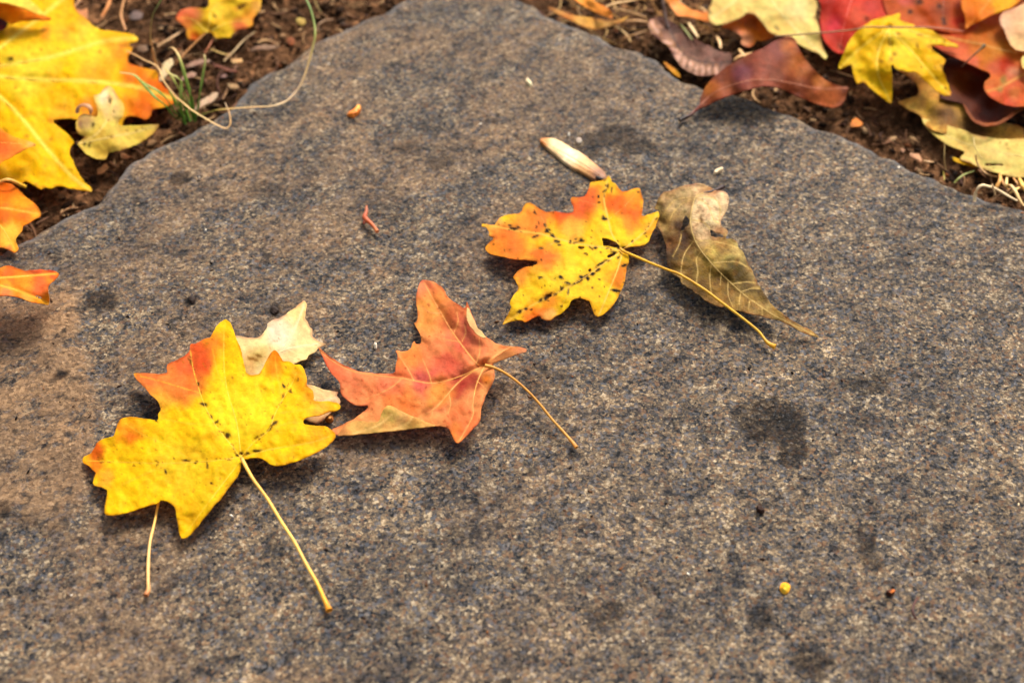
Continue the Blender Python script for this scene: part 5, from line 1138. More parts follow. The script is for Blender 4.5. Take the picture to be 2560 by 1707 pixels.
make_leaf('maple_leaf', 'rust-orange leaf with dark blotches behind the drooping yellow leaf at the top edge', Z8([(560, -160), (1300, -160), (1290, 60), (1260, 200), (1240, 260), (1100, 250), (950, 220), (780, 190), (640, 140), (600, 60)]),
          Z8([(600, -100, 5), (1280, -100, 6), (1250, 230, 4), (900, 210, 2.5), (640, 130, 3.5), (950, 30, 6)]), paint((196, 82, 26), [(2350, 20, 30, (150, 60, 16), 0.9), (2260, 40, 30, (216, 100, 40), 0.8), (2300, 60, 24, (214, 110, 60), 0.7), (2395, 55, 26, (196, 44, 10), 0.9), (2270, 5, 24, (206, 90, 80), 0.8), (2290, 12, 14, (96, 40, 10), 0.8)],
          99, specks=[(q[0], q[1], 7, 6, 0.4, (70, 20, 8), 0.9) for q in Z8([(1020, 50), (870, 20), (800, 90), (1050, 150), (1055, 180)])], warp=14), mat=M_LEAF, spacing=4.0, soft=30, wav=0.8, seed=99, veins=[Z8([(1050, -150), (1050, 40), (1040, 230)])], vein_r=0.00022, vein_col=(140, 66, 24))
U3_POLY = Z8([(900, 200), (1000, 190), (1200, 180), (1300, 120), (1420, 60), (1750, 0), (2100, 60), (2200, 500), (1950, 780), (1660, 803), (1600, 808), (1520, 797), (1440, 762), (1380, 712), (1350, 660), (1360, 620), (1412, 578), (1392, 548), (1330, 528), (1200, 462), (1060, 402), (990, 360), (930, 330)])
U3_V = [Z8([(1900, 420), (1600, 400), (1300, 330), (1000, 270)]), Z8([(1900, 440), (1660, 560), (1480, 660), (1380, 690)])]
leafU3, hU3 = make_leaf('maple_leaf', 'big red-orange leaf at the right edge, its rounded lobe streaked green and red', U3_POLY, Z8([(900, 210, 1), (1300, 130, 5), (1900, 60, 8), (2150, 400, 8), (1950, 750, 2), (1660, 800, 3), (1520, 795, 3), (1360, 680, 5), (1410, 580, 5), (1200, 460, 3), (1000, 365, 3), (1600, 420, 8), (1500, 650, 7)]),
          paint((222, 118, 44), [(q[0], q[1], rd, c, k) for (q, rd, c, k) in [(Z8([(1080, 270)])[0], 44, (206, 60, 16), 0.92), (Z8([(1200, 300)])[0], 40, (204, 66, 14), 0.85), (Z8([(1150, 420)])[0], 44, (228, 110, 66), 0.85), (Z8([(1350, 270)])[0], 50, (206, 112, 26), 0.8), (Z8([(1500, 300)])[0], 40, (170, 84, 14), 0.8),
                (Z8([(1480, 430)])[0], 50, (210, 134, 30), 0.8), (Z8([(1520, 510)])[0], 40, (196, 44, 20), 0.9), (Z8([(1430, 530)])[0], 24, (214, 100, 60), 0.8), (Z8([(1600, 590)])[0], 30, (226, 150, 110), 0.9), (Z8([(1600, 660)])[0], 36, (200, 84, 44), 0.85), (Z8([(1420, 660)])[0], 30, (214, 108, 44), 0.85),
                (Z8([(1550, 760)])[0], 44, (228, 92, 56), 0.95), (Z8([(1420, 730)])[0], 28, (232, 100, 56), 0.85), (Z8([(1500, 620)])[0], 14, (150, 130, 60), 0.8), (Z8([(1470, 690)])[0], 12, (160, 140, 66), 0.8), (Z8([(1580, 720)])[0], 22, (220, 130, 66), 0.8), (Z8([(1280, 470)])[0], 24, (230, 110, 80), 0.8), (Z8([(1250, 180)])[0], 30, (200, 60, 20), 0.8)]],
                101, veins=U3_V, vein_col=(226, 160, 70), vein_w=3, warp=14), spacing=4.0, soft=30, wav=0.9, seed=101, veins=U3_V, vein_r=0.00024, vein_col=(224, 150, 70), base=Z8([(1900, 430)])[0])
make_leaf('maple_leaf', 'glowing orange leaf at the top edge near the upper right corner', Z8([(1170, -140), (1760, -120), (1640, 0), (1570, 60), (1470, 92), (1400, 122), (1330, 162), (1260, 192), (1228, 226), (1210, 215), (1220, 160), (1205, 100), (1190, 70), (1178, 0)]),
          Z8([(1180, -100, 12), (1700, -100, 13), (1570, 60, 12), (1400, 120, 11), (1218, 215, 6.5), (1195, 70, 10), (1400, 0, 13)]), paint((240, 140, 28), [(2500, 15, 40, (250, 186, 16), 0.95), (2430, 45, 30, (240, 122, 38), 0.85), (2415, 5, 20, (236, 130, 14), 0.8), (2470, 30, 24, (246, 134, 30), 0.8), (2525, 5, 24, (240, 170, 10), 0.8)],
          103, warp=10), spacing=4.0, soft=26, wav=0.6, seed=103, veins=[Z8([(1500, -130), (1380, 30), (1222, 215)])], vein_r=0.0002, vein_col=(246, 160, 50))
make_leaf('oval_leaf', 'pale pinkish-cream leaf cut off by the right edge near the top', Z8([(2000, -60), (1700, 0), (1640, 40), (1600, 62), (1560, 72), (1500, 92), (1468, 140), (1480, 190), (1512, 232), (1530, 290), (1560, 350), (1600, 382), (1662, 393), (2000, 420)]),
          Z8([(2000, 0, 14), (1640, 40, 12), (1470, 140, 11.5), (1530, 290, 11), (1660, 390, 11), (2000, 400, 13), (1700, 220, 14)]), paint((246, 200, 150), [(2540, 110, 34, (248, 206, 140), 0.8), (2535, 35, 30, (232, 184, 140), 0.8), (2510, 60, 24, (242, 196, 160), 0.8)], 105, warp=8), spacing=4.0, soft=26, wav=0.5, seed=105)
make_leaf('oval_leaf', 'sliver of pale yellow leaf at the right edge below the pinkish-cream leaf', Z8([(2000, 390), (1700, 395), (1660, 410), (1634, 450), (1640, 500), (1662, 532), (2000, 560)]), Z8([(1640, 460, 9.6), (1700, 400, 9.8), (2000, 480, 10), (1660, 530, 9.5)]),
          paint((250, 220, 130), [], 107), spacing=4.0, soft=20, wav=0.3, seed=107)
# ---- tan leaf under them, and the long pale yellow one
X_POLY = Z8([(690, 525), (760, 558), (810, 600), (850, 640), (868, 690), (852, 722), (780, 745), (702, 771), (740, 800), (810, 840), (880, 872), (900, 940), (1000, 1000), (1250, 1040), (1500, 1060), (1660, 1070), (1660, 950), (1300, 900), (1150, 700), (1000, 560), (850, 480), (740, 470)])
make_leaf('maple_leaf', 'tan-yellow leaf with a sharp left point under the drooping yellow leaf', X_POLY, Z8([(700, 530, -5), (860, 690, -6), (705, 770, -8), (880, 870, -7), (1250, 1040, -8), (1660, 1000, -8), (1000, 600, -5), (1050, 850, -6)]),
          paint((214, 158, 62), [(2270, 215, 44, (190, 120, 30), 0.8), (2290, 265, 40, (212, 164, 70), 0.9), (2325, 270, 20, (180, 140, 20), 0.8), (2370, 290, 50, (110, 72, 36), 0.95), (2440, 320, 60, (98, 64, 38), 0.95)], 109, warp=12), mat=M_DRY, spacing=4.0, soft=26, wav=0.6, seed=109)
Y_POLY = Z8([(882, 888), (980, 918), (1100, 952), (1200, 982), (1300, 1022), (1400, 1042), (1520, 1052), (1660, 1047), (2000, 1020), (2050, 1350), (1660, 1338), (1560, 1336), (1480, 1312), (1400, 1292), (1310, 1258), (1250, 1228), (1180, 1206), (1174, 1185), (1222, 1147), (1150, 1122), (1080, 1092), (1020, 1052), (970, 1012), (920, 962)])
Y_HOLES = [Z8([(1325, 1236), (1400, 1232), (1470, 1238), (1560, 1236), (1570, 1246), (1480, 1252), (1400, 1252), (1340, 1250)])]
Y_V = [Z8([(2000, 1180), (1660, 1180), (1300, 1110), (1050, 1010), (890, 895)])]
leafY, hY = make_leaf('maple_leaf', 'long pale yellow leaf beside the stone at the right edge, small dark slit in it', Y_POLY, Z8([(885, 890, -6), (1200, 985, -4), (1520, 1052, -3), (2000, 1030, -2), (2000, 1330, -3), (1560, 1336, -6), (1310, 1258, -7.5), (1175, 1190, -7.5), (1150, 1122, -7), (970, 1012, -8), (1400, 1150, -4), (1700, 1200, -3)]),
          paint((252, 226, 134), [(2400, 355, 50, (240, 208, 106), 0.8), (2340, 330, 40, (238, 206, 104), 0.8), (2460, 390, 50, (242, 216, 126), 0.85), (2530, 420, 44, (248, 222, 126), 0.9), (2540, 365, 40, (244, 212, 112), 0.8), (2470, 425, 40, (246, 222, 130), 0.8)], 111, veins=Y_V, vein_col=(240, 214, 130), vein_w=3,
                specks=specks_over(Y_POLY, 24, 3, (180, 150, 70), 25, 0.7), warp=12), holes=Y_HOLES, spacing=3.5, soft=26, wav=0.6, seed=111, veins=Y_V, vein_r=0.00022, vein_col=(240, 212, 120), base=Z8([(2000, 1180)])[0])
make_leaf('leaf_scrap', 'thin bright yellow sliver poking out under the long pale yellow leaf', Z8([(1122, 1186), (1160, 1196), (1230, 1214), (1300, 1236), (1320, 1258), (1280, 1262), (1200, 1242), (1140, 1218), (1124, 1204)]),
          Z8([(1125, 1195, -8), (1300, 1250, -8.5)]), paint((226, 176, 20), [], 113), spacing=3.0, soft=14, wav=0.2, seed=113)
# ---- dark curled leaf in the hollow
ZD_POLY = Z8([(1040, 470), (1150, 440), (1300, 500), (1420, 560), (1450, 760), (1660, 780), (2000, 780), (2000, 900), (1660, 812), (1580, 856), (1520, 905), (1450, 940), (1360, 945), (1282, 915), (1240, 852), (1200, 790), (1150, 770), (1080, 760), (1020, 740), (1040, 620)])
leafZ, hZ = make_leaf('oval_leaf', 'dark brown curled leaf in the hollow below the big red-orange leaf', ZD_POLY, Z8([(1050, 480, -3), (1300, 510, -3), (1440, 740, -7), (1660, 790, -4), (2000, 820, 0), (1580, 856, -1.0), (1450, 938, -1.0), (1360, 943, -1.5), (1240, 850, -3), (1100, 760, -4.5), (1250, 650, -9), (1400, 830, -9.5)]),
          paint((78, 34, 18), [(2400, 200, 40, (110, 56, 16), 0.8), (2330, 170, 30, (120, 40, 14), 0.8), (2470, 300, 40, (84, 30, 18), 0.8), (2440, 170, 30, (104, 34, 14), 0.8), (2535, 280, 30, (96, 56, 24), 0.8)], 115, warp=10), mat=M_BROWN, spacing=3.5, soft=20, wav=0.5, seed=115)
rolled(leafZ, Z8([(1195, 780), (1215, 790), (1250, 850), (1290, 905), (1362, 930), (1450, 925), (1515, 890), (1575, 840), (1665, 795), (1700, 800), (1660, 822), (1585, 868), (1525, 915), (1452, 950), (1360, 956), (1276, 924), (1230, 860)]),
       Z8([(1205, 785, -2), (1250, 850, -1), (1360, 930, 0.8), (1450, 930, 1), (1575, 840, 1.0), (1680, 800, 1), (1360, 956, -0.5), (1525, 915, -0.2)]), 14, (150, 84, 50), [(2470, 310, 30, (176, 96, 50), 0.8), (2540, 275, 20, (110, 66, 30), 0.8)], 117, 'lighter rim of the curled leaf')
tg = thing('twig', U(2420, 155, 0.006), 'thin dark twig with a knobbed end lying on the big red-orange leaf', 'twig')
make_stem(tg, Z8([(1190, 505, 6.5), (1215, 480, 8.5), (1265, 430, 10.5), (1320, 382, 12.0), (1352, 352, 12.6), (1362, 342, 12.8)]), [0.5, 0.36, 0.34, 0.45, 0.95, 0.7], [(60, 24, 10), (110, 60, 20), (120, 84, 30), (56, 50, 20)], name='shaft')
lo = thing('leaf_stalk', U(1940, 92, 0.010), 'long thin brown leaf stalk crossing the cream, crimson and yellow leaves', 'stalk')
make_stem(lo, Z7([(1440, 392, 12.4), (1650, 376, 12.5), (1920, 356, 11.5), (2200, 330, 11)]) + Z8([(400, 222, 11.5), (470, 206, 11.8), (640, 208, 12.5), (820, 208, 12.0), (1000, 212, 11.6), (1200, 238, 9.0)]), [0.34, 0.3, 0.3, 0.36, 0.34, 0.3], [(120, 84, 56), (140, 96, 50), (150, 104, 50), (160, 100, 70), (190, 110, 80)], name='shaft')

# ================================================================== grass, straws and bits on the soil
def blade_of(root, pts, r_mm, cols, name='blade', flat=0.35):
    return make_stem(root, pts, r_mm, cols, name=name, mat=M_GRASS, sides=6, flat=flat)
GRN, GRN2, STR, STR2 = (98, 142, 46), (150, 168, 74), (206, 168, 110), (226, 196, 140)
tuft = thing('grass_tuft', U(465, 300, -0.011), 'small tuft of thin green and tan grass blades growing at the left stone edge', 'grass')
TUFT = [([(640, 1215, -12), (610, 1100, -6), (560, 1000, 1), (480, 900, 6)], (GRN, GRN, GRN2)),
        ([(640, 1220, -12), (600, 1080, -4), (590, 980, 4), (600, 820, 10), (560, 760, 13), (480, 720, 14), (430, 660, 14)], (GRN, GRN2, STR)),
        ([(620, 1200, -12), (520, 1130, -5), (450, 1040, 2), (340, 950, 7), (240, 840, 9), (150, 745, 9), (60, 720, 8), (0, 712, 7)], (GRN, GRN, GRN2, STR2)),
        ([(650, 1215, -12), (540, 1100, -4), (470, 990, 3), (380, 900, 8), (260, 830, 10), (190, 780, 10)], (GRN, GRN, GRN2)),
        ([(740, 1190, -12), (715, 1060, -4), (690, 930, 4), (640, 760, 12), (600, 620, 17), (560, 520, 19), (510, 468, 18), (470, 480, 16)], (GRN, GRN, GRN2, STR, STR)),
        ([(735, 1195, -12), (760, 1060, -4), (785, 900, 5), (815, 720, 12), (835, 600, 16), (822, 530, 18)], (GRN, GRN, GRN2, STR2)),
        ([(720, 1180, -12), (690, 1040, -5), (640, 930, 1), (610, 860, 5)], (GRN, GRN, GRN)),
        ([(660, 1130, -12), (640, 1000, -4), (580, 880, 3), (530, 790, 8), (470, 700, 11), (420, 640, 12)], (GRN2, GRN2, STR)),
        ([(640, 1180, -12), (560, 1060, -4), (520, 960, 1), (470, 870, 5)], (GRN, GRN, GRN2)),
        ([(730, 1190, -12), (750, 1120, -9), (770, 1060, -6), (790, 1000, -3)], (GRN, GRN, GRN)),
        ([(690, 1190, -12), (650, 1100, -8), (620, 1010, -3), (600, 960, 0)], (GRN, GRN, GRN2))]
for pts, cols in TUFT:
    blade_of(tuft, Z6(pts), [0.55, 0.75, 0.68, 0.5, 0.25], cols)
la = thing('looping_grass', U(500, 285, -0.010), 'long tan and green grass blade looping over the stone at the upper left', 'grass')
blade_of(la, Z6([(760, 1140, -11), (860, 1105, -5), (960, 1078, 1.5), (1070, 1068, 2.0), (1300, 1050, 1.4), (1440, 1045, 1.4), (1540, 1030, 2), (1640, 985, 3), (1720, 905, 5), (1785, 800, 8), (1850, 610, 13), (1890, 460, 17), (1912, 350, 20), (1905, 240, 22), (1870, 100, 25), (1820, -10, 27), (1760, -100, 28)]),
         [0.36, 0.4, 0.4, 0.42, 0.56, 0.5, 0.5, 0.5, 0.45, 0.4], [GRN, (190, 160, 70), (216, 172, 110), (226, 196, 150), (226, 190, 150), (206, 170, 110), (156, 160, 80), (110, 136, 60), (104, 132, 60)])
lb = thing('straw', U(430, 200, -0.005), 'bent tan straw hooking down onto the stone beside the grass tuft', 'straw')
blade_of(lb, Z6([(60, 500, 6), (110, 520, 6), (240, 590, 8), (370, 660, 9), (430, 800, 8), (540, 940, 7), (620, 1010, 6.5), (700, 1078, 6), (850, 1170, 4), (950, 1225, 2.4), (1030, 1257, 1.2), (1072, 1235, 1.4), (1082, 1190, 2.4), (1072, 1110, 4), (1048, 1050, 5.5), (1028, 1005, 6.5)]),
         [0.3, 0.36, 0.36, 0.36, 0.34, 0.3, 0.18], [(200, 140, 80), (226, 180, 120), (224, 176, 110), (230, 190, 120), (226, 180, 120), (220, 170, 110), (226, 190, 150)])
lc = thing('tall_grass', U(390, 165, -0.008), 'tall green grass with tan foot reaching the top edge left of the red-tipped leaf', 'grass')
blade_of(lc, Z6([(420, 760, -11), (380, 690, -6), (345, 600, 0), (320, 480, 7), (302, 380, 12), (302, 260, 18), (325, 140, 24), (370, 60, 28), (420, -30, 32)]), [0.5, 0.6, 0.6, 0.62, 0.6, 0.5], [STR, STR, (206, 160, 110), (170, 150, 90), (120, 134, 76), (112, 140, 66)])
STRAWS = [(Z6([(370, 455, -9), (480, 390, -8), (610, 305, -8)]), 0.8, (176, 136, 90), 'tan straw lying between the big yellow leaf and the red-tipped leaf'),
          (Z6([(1020, 600, -9), (1120, 500, -8), (1220, 390, -7), (1330, 310, -7)]), 0.55, (170, 140, 96), 'grey-tan straw slanting up below the red-tipped leaf'),
          (Z6([(880, 480, -9), (980, 520, -8), (1070, 545, -8)]), 0.5, (186, 150, 80), 'short tan straw meeting the slanting grey-tan straw'),
          (Z5([(985, 240, -8), (950, 130, -6), (960, 50, -4), (985, -40, -2)]), 0.6, (196, 136, 80), 'thin orange-tan straw at the top edge right of the big yellow leaf'),
          (Z5([(800, 130, -8), (840, 60, -6), (870, -20, -4)]), 0.9, (220, 140, 76), 'thicker orange-tan straw at the top edge by the big yellow leaf'),
          (Z5([(590, 50, -8), (620, 10, -7), (650, -40, -6)]), 0.8, (196, 144, 100), 'tan straw touching the top corner of the big yellow leaf'),
          (Z6([(1930, 290, -6), (1960, 230, -5), (2020, 200, -6), (2090, 195, -7)]), 0.4, (140, 104, 70), 'fine curved brown straw beside the loop of the long grass blade'),
          (Z6([(1900, -20, -4), (1930, 60, -6), (1970, 130, -8)]), 0.35, (150, 120, 60), 'fine tan straw at the top edge right of the long grass blade'),
          (Z6([(830, 520, -8), (870, 460, -7), (910, 385, -6)]), 0.5, (150, 80, 40), 'red-brown straw below the red-tipped leaf'),
          (Z10([(960, 80, 0), (1080, 40, 0), (1200, 20, -1), (1340, -10, -1)]), 0.8, (186, 142, 84), 'tan straw at the top edge between the stone and the wrinkled leaf'),
          (Z10([(1030, 90, -6), (1150, 120, -6), (1300, 160, -5), (1420, 200, -5)]), 0.7, (160, 116, 60), 'brown straw pointing at the wrinkled leaf from the left'),
          (Z10([(1190, 240, -7), (1300, 235, -6), (1430, 250, -6)]), 0.7, (190, 140, 86), 'tan straw lying level left of the wrinkled leaf'),
          (Z10([(1020, 280, -6), (1120, 330, -6), (1200, 400, -7), (1240, 470, -7)]), 0.55, (190, 150, 86), 'pale straw running down to the stone edge left of the wrinkled leaf'),
          (Z10([(1180, 420, -7), (1320, 380, -6), (1440, 340, -6)]), 0.5, (150, 104, 50), 'brown straw just under the wrinkled leaf'),
          (Z7([(430, 260, -5), (500, 350, -4), (560, 430, -3)]), 0.6, (110, 110, 50), 'olive straw behind the wrinkled leaf'),
          (Z7([(520, 250, -4), (570, 330, -3), (620, 400, -3)]), 0.8, (226, 190, 136), 'cream straw behind the wrinkled leaf'),
          (Z7([(820, 390, -4), (850, 450, -3), (862, 520, -3)]), 0.8, (220, 176, 120), 'short cream straw left of the arching brown leaf top'),
          (Z7([(1010, 640, -4), (1080, 600, -3), (1250, 560, -4)]), 0.7, (214, 160, 96), 'tan straw peeking out above the arching brown leaf'),
          (Z7([(1060, 530, -4), (1090, 570, -3), (1125, 610, -3)]), 0.8, (220, 172, 110), 'short upright tan straw above the arching brown leaf'),
          (Z7([(720, 240, -3), (770, 330, -3), (800, 420, -4)]), 0.4, (130, 84, 40), 'fine brown straw under the left lobe of the cream-yellow leaf'),
          (ZS([(550, 690, 0), (545, 850, -3), (548, 950, -6), (570, 1060, -9)]), 0.22, (196, 160, 96), 'hair-thin pale straw standing left of the long pale yellow leaf'),
          (ZS([(530, 1070, -8), (540, 1130, -9), (545, 1190, -9)]), 0.3, (160, 140, 50), 'tiny olive stub at the foot of the hair-thin straw'),
          (ZS([(680, 1230, -8), (740, 1170, -7), (830, 1110, -7), (950, 1070, -8)]), 0.5, (120, 122, 50), 'green-olive straw slanting under the yellow sliver'),
          (ZS([(935, 600, 4), (960, 740, 2), (1000, 830, -1), (1060, 900, -3)]), 0.25, (230, 200, 130), 'fine pale straw standing on the long pale yellow leaf'),
          (ZS([(970, 850, -2), (990, 960, -5), (1060, 1060, -7), (1150, 1120, -8), (1260, 1150, -9)]), 0.55, (196, 150, 96), 'tan straw curling below the long pale yellow leaf'),
          (ZS([(1000, 1040, -8), (1060, 1110, -8), (1110, 1160, -9)]), 0.4, (140, 90, 50), 'short brown straw below the yellow sliver'),
          (ZS([(950, 1480, 0.6), (965, 1380, 3), (1000, 1300, 6), (1060, 1262, 7), (1130, 1275, 6), (1220, 1300, 4), (1330, 1360, 1), (1450, 1430, 0.0), (1530, 1470, -1.0)]), 0.75, (226, 196, 150), 'pale curled straw hooking over the stone edge at the right'),
          (ZS([(1195, 1250, 7), (1215, 1320, 5), (1235, 1395, 2)]), 0.6, (214, 176, 124), 'short straw crossing the pale curled straw'),
          (ZS([(1300, 1110, -5), (1300, 1190, -3), (1260, 1270, -4), (1230, 1320, -5)]), 0.8, (206, 146, 70), 'amber straw below the long pale yellow leaf at the right'),
          (ZS([(1390, 1160, -3), (1385, 1240, 0), (1390, 1300, -2)]), 0.6, (230, 190, 120), 'upright pale straw right of the amber straw'),
          (ZS([(1390, 1260, -2), (1450, 1270, 0), (1510, 1350, 0), (1560, 1450, -1), (1622, 1540, -2)]), 0.75, (220, 180, 116), 'bowed straw running out at the right edge by the stone'),
          (ZS([(1430, 1370, -3), (1490, 1330, -1), (1560, 1290, -3)]), 0.8, (226, 180, 106), 'thick straw stub inside the bowed straw at the right edge'),
          (ZS([(1560, 1170, -4), (1600, 1250, -2), (1640, 1340, -3)]), 0.9, (230, 176, 80), 'amber straw at the right edge under the pale yellow leaf'),
          (ZS([(1320, 1180, -5), (1360, 1260, -4), (1420, 1330, -5)]), 0.6, (196, 140, 76), 'brown-tan straw between the amber and upright straws'),
          (ZS([(1480, 1160, -4), (1520, 1220, -3), (1590, 1320, -4)]), 0.5, (190, 130, 60), 'thin brown straw beside the bowed straw'),
          (ZS([(270, 930, -9), (330, 945, -8), (400, 950, -9)]), 0.6, (180, 140, 96), 'short tan straw on the soil right of the salmon chip')]
for pts, r, c, lab in STRAWS:
    b0 = pts[0]
    t_ = thing('straw', U(b0[0], b0[1], b0[2] * 0.001), lab, 'straw', 'dry straws on the soil')
    blade_of(t_, pts, [r * 0.8, r, r, r * 0.6], [c, tuple(min(255, v + 14) for v in c), c], name='shaft', flat=0.6)

CHIPS = [(Z5([(940, 1210), (965, 1200), (1000, 1215), (1020, 1232), (990, 1242), (950, 1240)]), (216, 146, 90), 'orange-tan chip on the soil below the small pale yellow leaf', -9.5),
         (Z5([(750, 1320), (790, 1315), (815, 1290), (835, 1280), (850, 1320), (820, 1350), (770, 1372)]), (228, 150, 90), 'salmon chip with a spike on the soil below the small pale yellow leaf', -9.0),
         (Z6([(380, 790), (400, 740), (395, 690), (420, 630), (470, 580), (510, 570), (522, 610), (500, 670), (470, 720), (440, 745), (420, 790), (390, 808)]), (246, 220, 168), 'crumpled cream leaf scrap at the grass tuft', -3),
         (Z6([(640, 650), (700, 610), (790, 580), (880, 590), (870, 615), (790, 630), (720, 660), (650, 672)]), (176, 134, 110), 'dusty pink bark flake behind the grass tuft', -7),
         (Z6([(590, 780), (640, 730), (720, 700), (762, 715), (740, 745), (660, 775), (600, 800)]), (166, 124, 100), 'second dusty pink bark flake, nearer the grass tuft', -7),
         (Z6([(720, 1060), (790, 990), (860, 940), (940, 905), (968, 915), (950, 965), (870, 1010), (780, 1060), (740, 1085)]), (196, 160, 128), 'greyish tan bark flake between the grass tuft and the stone', -6),
         (Z6([(1090, 590), (1110, 572), (1190, 575), (1196, 600), (1130, 618), (1095, 610)]), (232, 184, 116), 'small bright tan chip on the soil near the stone, upper left', -8.5),
         (Z6([(1280, 480), (1330, 455), (1420, 445), (1520, 450), (1575, 460), (1500, 490), (1380, 500), (1290, 500)]), (150, 110, 84), 'long brown bark flake on the soil left of the stone top', -8.5),
         (Z6([(1715, 195), (1750, 175), (1800, 185), (1820, 225), (1790, 250), (1735, 240)]), (206, 172, 84), 'rounded yellowish bit on the soil left of the stone top', -8),
         (Z6([(1630, 400), (1660, 365), (1700, 370), (1715, 410), (1690, 450), (1650, 440)]), (150, 76, 30), 'rust-brown bit by the loop of the long grass blade', -9),
         (Z6([(90, 150), (130, 115), (190, 110), (225, 140), (210, 180), (150, 195), (100, 190)]), (120, 96, 88), 'grey-brown pebble on the soil at the top left', -8),
         (Z8([(352, 935), (370, 905), (395, 888), (420, 905), (440, 930), (435, 950), (400, 955), (360, 958)]), (236, 132, 40), 'bright orange chip on the soil right of the arching brown leaf', -8.5),
         (Z8([(720, 1125), (740, 1115), (760, 1125), (750, 1145), (730, 1142)]), (200, 146, 110), 'tiny pinkish bit on the soil by the right stone edge', -9),
         (Z8([(796, 1160), (820, 1150), (870, 1170), (892, 1195), (880, 1216), (845, 1205), (805, 1182)]), (232, 168, 122), 'salmon chip on the soil beside the right stone edge', -8.5),
         (Z6([(170, 470), (210, 440), (260, 450), (275, 490), (230, 515), (180, 500)]), (150, 116, 88), 'grey-tan crumb by the tip of the big yellow leaf', -8.5),
         (Z6([(330, 320), (345, 300), (380, 310), (385, 345), (350, 355)]), (190, 140, 90), 'small tan crumb beside the tall green blade', -8.5),
         (Z6([(960, 720), (1000, 725), (1040, 740), (1035, 765), (990, 770)]), (150, 110, 100), 'mauve-brown crumb on the soil behind the grass tuft', -9),
         (Z6([(1040, 820), (1090, 815), (1150, 830), (1165, 860), (1110, 865), (1050, 850)]), (176, 136, 90), 'tan flake on the soil against the left stone edge', -9),
         (Z6([(900, 610), (980, 640), (1080, 670), (1160, 700), (1100, 705), (1000, 680), (920, 650)]), (110, 50, 24), 'dark red-brown needle-like flake on the soil, upper left', -8.5),
         (Z5([(590, 60), (640, 90), (680, 60), (690, 110), (660, 190), (630, 150), (600, 120)]), (206, 130, 76), 'ragged orange-tan scrap at the upper corner of the big yellow leaf', -3)]
for i, (poly, c, lab, h) in enumerate(CHIPS):
    c = tuple(int(v * 0.82) for v in c)
    lens_solid('litter_chip', lab, 'chip', poly, 0.25, h - 1.4, c, M_BIT, 2.6, 60 + i, group='bits of litter on the soil', bot_mm=0.4, jag=3.5, tilt=0.05,
               patches=[(poly[0][0] + 4, poly[0][1] + 3, 9, tuple(int(v * 0.75) for v in c), 0.7)])

# ---- uncountable crumbs, grit and straw shreds over the soil
edge_poly = edge_dense
def scatter(n, seed, x0=-0.33, x1=0.45, y0=0.0, y1=0.33):
    r = np.random.default_rng(seed)
    P = np.stack([r.uniform(x0, x1, n), r.uniform(y0, y1, n)], 1)
    return P[~inside(P, ew)], r
ico_v = np.array([(0, 0, 1), (0.9, 0, 0.3), (0.28, 0.85, 0.3), (-0.72, 0.53, 0.3), (-0.72, -0.53, 0.3), (0.28, -0.85, 0.3), (0, 0, -0.7)])
ico_f = [(0, 1, 2), (0, 2, 3), (0, 3, 4), (0, 4, 5), (0, 5, 1), (6, 2, 1), (6, 3, 2), (6, 4, 3), (6, 5, 4), (6, 1, 5)]
P, r = scatter(26000, 5)
n = len(P)
size = 0.00035 + 0.0018 * r.random(n) ** 3.2
zz = soil_z(P[:, 0], P[:, 1])
ang = r.uniform(0, 6.28, n); sq = r.uniform(0.45, 1.0, n); el = r.uniform(0.8, 1.9, n)
base_v = ico_v[None] * (1 + r.uniform(-0.35, 0.35, (n, 7, 1)))
bx = base_v[:, :, 0] * (size * el)[:, None]; by = base_v[:, :, 1] * size[:, None]; bz = base_v[:, :, 2] * (size * sq)[:, None]
tx = r.normal(0, 0.5, n)[:, None]
VX = P[:, 0, None] + bx * np.cos(ang)[:, None] - by * np.sin(ang)[:, None]
VY = P[:, 1, None] + bx * np.sin(ang)[:, None] + by * np.cos(ang)[:, None]
VZ = zz[:, None] + bz + bx * tx * 0.5 + size[:, None] * 0.25
V = np.stack([VX, VY, VZ], 2).reshape(-1, 3)
F = (np.array(ico_f)[None] + (np.arange(n) * 7)[:, None, None]).reshape(-1, 3)
pal = np.array([lin(c) for c in ((52, 36, 26), (74, 52, 36), (38, 27, 20), (100, 74, 52), (128, 98, 70), (86, 58, 36), (150, 120, 88), (70, 60, 52), (104, 60, 34))])
pk = r.choice(len(pal), n, p=[0.26, 0.2, 0.2, 0.1, 0.06, 0.08, 0.03, 0.04, 0.03])
C = np.repeat(pal[pk] * r.uniform(0.7, 1.25, (n, 1)), 7, 0)
cr = link('soil_crumbs', mesh_from('soil_crumbs', V, F, C, smooth=False), [M_CRUMB])
tag(cr, 'dark crumbs and grit of the soil around the stone', 'soil', kind='stuff')

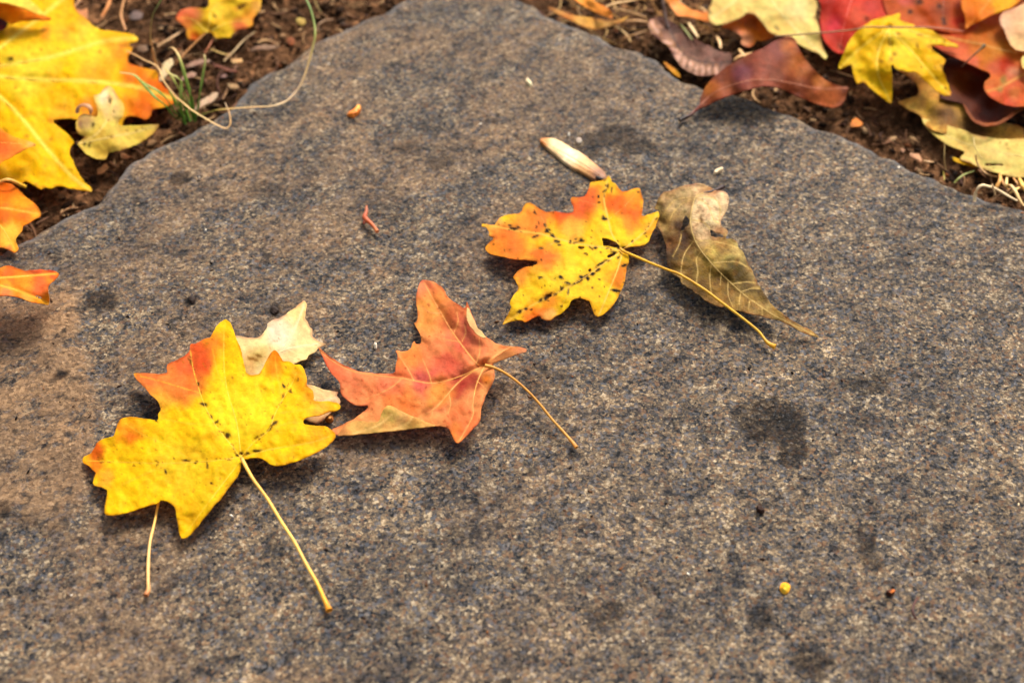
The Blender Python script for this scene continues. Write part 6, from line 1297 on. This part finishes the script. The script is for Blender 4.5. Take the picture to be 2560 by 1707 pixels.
def shreds(name, label, n, seed, pal, p, len_mm, w_mm, lift, box):
    P, r = scatter(n, seed, *box)
    n = len(P); L = r.uniform(*len_mm, n) * 0.001; W = r.uniform(*w_mm, n) * 0.001
    a_ = r.uniform(0, 6.28, n); bend = r.normal(0, 0.35, n); tilt = r.normal(0, 0.25, n)
    V = []; F = []; C = []
    zz = soil_z(P[:, 0], P[:, 1])
    for i in range(n):
        b0 = len(V); c = pal[r.choice(len(pal), p=p)] * r.uniform(0.6, 1.15)
        for k in range(5):
            t = k / 4 - 0.5; aa = a_[i] + bend[i] * t * 2
            x = P[i, 0] + math.cos(aa) * L[i] * t; y = P[i, 1] + math.sin(aa) * L[i] * t
            z = zz[i] + lift * 0.001 + tilt[i] * L[i] * t + 0.3 * L[i] * (0.25 - t * t) * (bend[i])
            w = W[i] * (1 - 1.4 * t * t) * 0.5
            s_, c_ = math.sin(aa), math.cos(aa)
            V += [(x - s_ * w, y + c_ * w, z), (x, y, z + w * 0.8), (x + s_ * w, y - c_ * w, z)]
            C += [c, c * 1.1, c]
        for k in range(4):
            o_ = b0 + k * 3
            F += [(o_, o_ + 1, o_ + 4, o_ + 3), (o_ + 1, o_ + 2, o_ + 5, o_ + 4), (o_, o_ + 3, o_ + 5, o_ + 2)]
    ob = link(name, mesh_from(name, np.array(V), np.array(F), np.array(C)), [M_BIT])
    return tag(ob, label, 'litter', kind='stuff')
pal2 = np.array([lin(c) for c in ((150, 110, 74), (190, 150, 104), (110, 72, 46), (84, 50, 34), (206, 164, 114), (120, 80, 50))])
shreds('plant_shreds', 'fine shreds of dead plants strewn over the soil', 4200, 11, pal2, [0.2, 0.12, 0.25, 0.25, 0.06, 0.12], (3, 13), (0.4, 1.5), 0.8, (-0.33, 0.45, 0.0, 0.33))
pal3 = np.array([lin(c) for c in ((206, 164, 100), (176, 130, 70), (150, 104, 50), (226, 186, 124))])
shreds('bark_flakes', 'small flat flakes of bark and leaf strewn over the soil', 1300, 14, pal2, [0.2, 0.16, 0.24, 0.2, 0.08, 0.12], (2.5, 8), (1.0, 3.2), 0.6, (-0.33, 0.45, 0.0, 0.33))
shreds('straw_shreds', 'matted tan straw shreds on the soil right of the stone', 380, 12, pal3, [0.35, 0.3, 0.2, 0.15], (6, 22), (0.5, 1.3), 1.8, (0.02, 0.20, 0.19, 0.33))

# ---- dust and grit lying on the slab
def grit(name, label, n, seed, smin, smax, pal, p):
    r = np.random.default_rng(seed)
    P = np.stack([r.uniform(-0.26, 0.30, n), r.uniform(-0.16, 0.30, n)], 1)
    P = P[inside(P, ew)]; n = len(P)
    size = smin + (smax - smin) * r.random(n) ** 4
    z = stone_top(P, np.full(n, 1.0))
    ang = r.uniform(0, 6.28, n); el = r.uniform(0.8, 2.4, n); sq = r.uniform(0.25, 0.8, n)
    b = ico_v[None] * (1 + r.uniform(-0.4, 0.4, (n, 7, 1)))
    bx = b[:, :, 0] * (size * el)[:, None]; by = b[:, :, 1] * size[:, None]; bz = b[:, :, 2] * (size * sq)[:, None]
    V = np.stack([P[:, 0, None] + bx * np.cos(ang)[:, None] - by * np.sin(ang)[:, None], P[:, 1, None] + bx * np.sin(ang)[:, None] + by * np.cos(ang)[:, None],
                  z[:, None] + bz + (size * sq * 0.4)[:, None]], 2).reshape(-1, 3)
    F = (np.array(ico_f)[None] + (np.arange(n) * 7)[:, None, None]).reshape(-1, 3)
    C = np.repeat(np.array([lin(c) for c in pal])[r.choice(len(pal), n, p=p)] * r.uniform(0.7, 1.2, (n, 1)), 7, 0)
    o = link(name, mesh_from(name, V, F, C, smooth=False), [M_CRUMB])
    return tag(o, label, 'grit', kind='stuff')
grit('stone_grit', 'fine dust and grit scattered over the stone slab', 3000, 19, 0.00014, 0.0006,
     ((54, 38, 30), (90, 62, 44), (30, 24, 22), (196, 170, 136), (226, 214, 196), (150, 96, 60), (120, 104, 90)), [0.27, 0.18, 0.22, 0.1, 0.06, 0.07, 0.1])
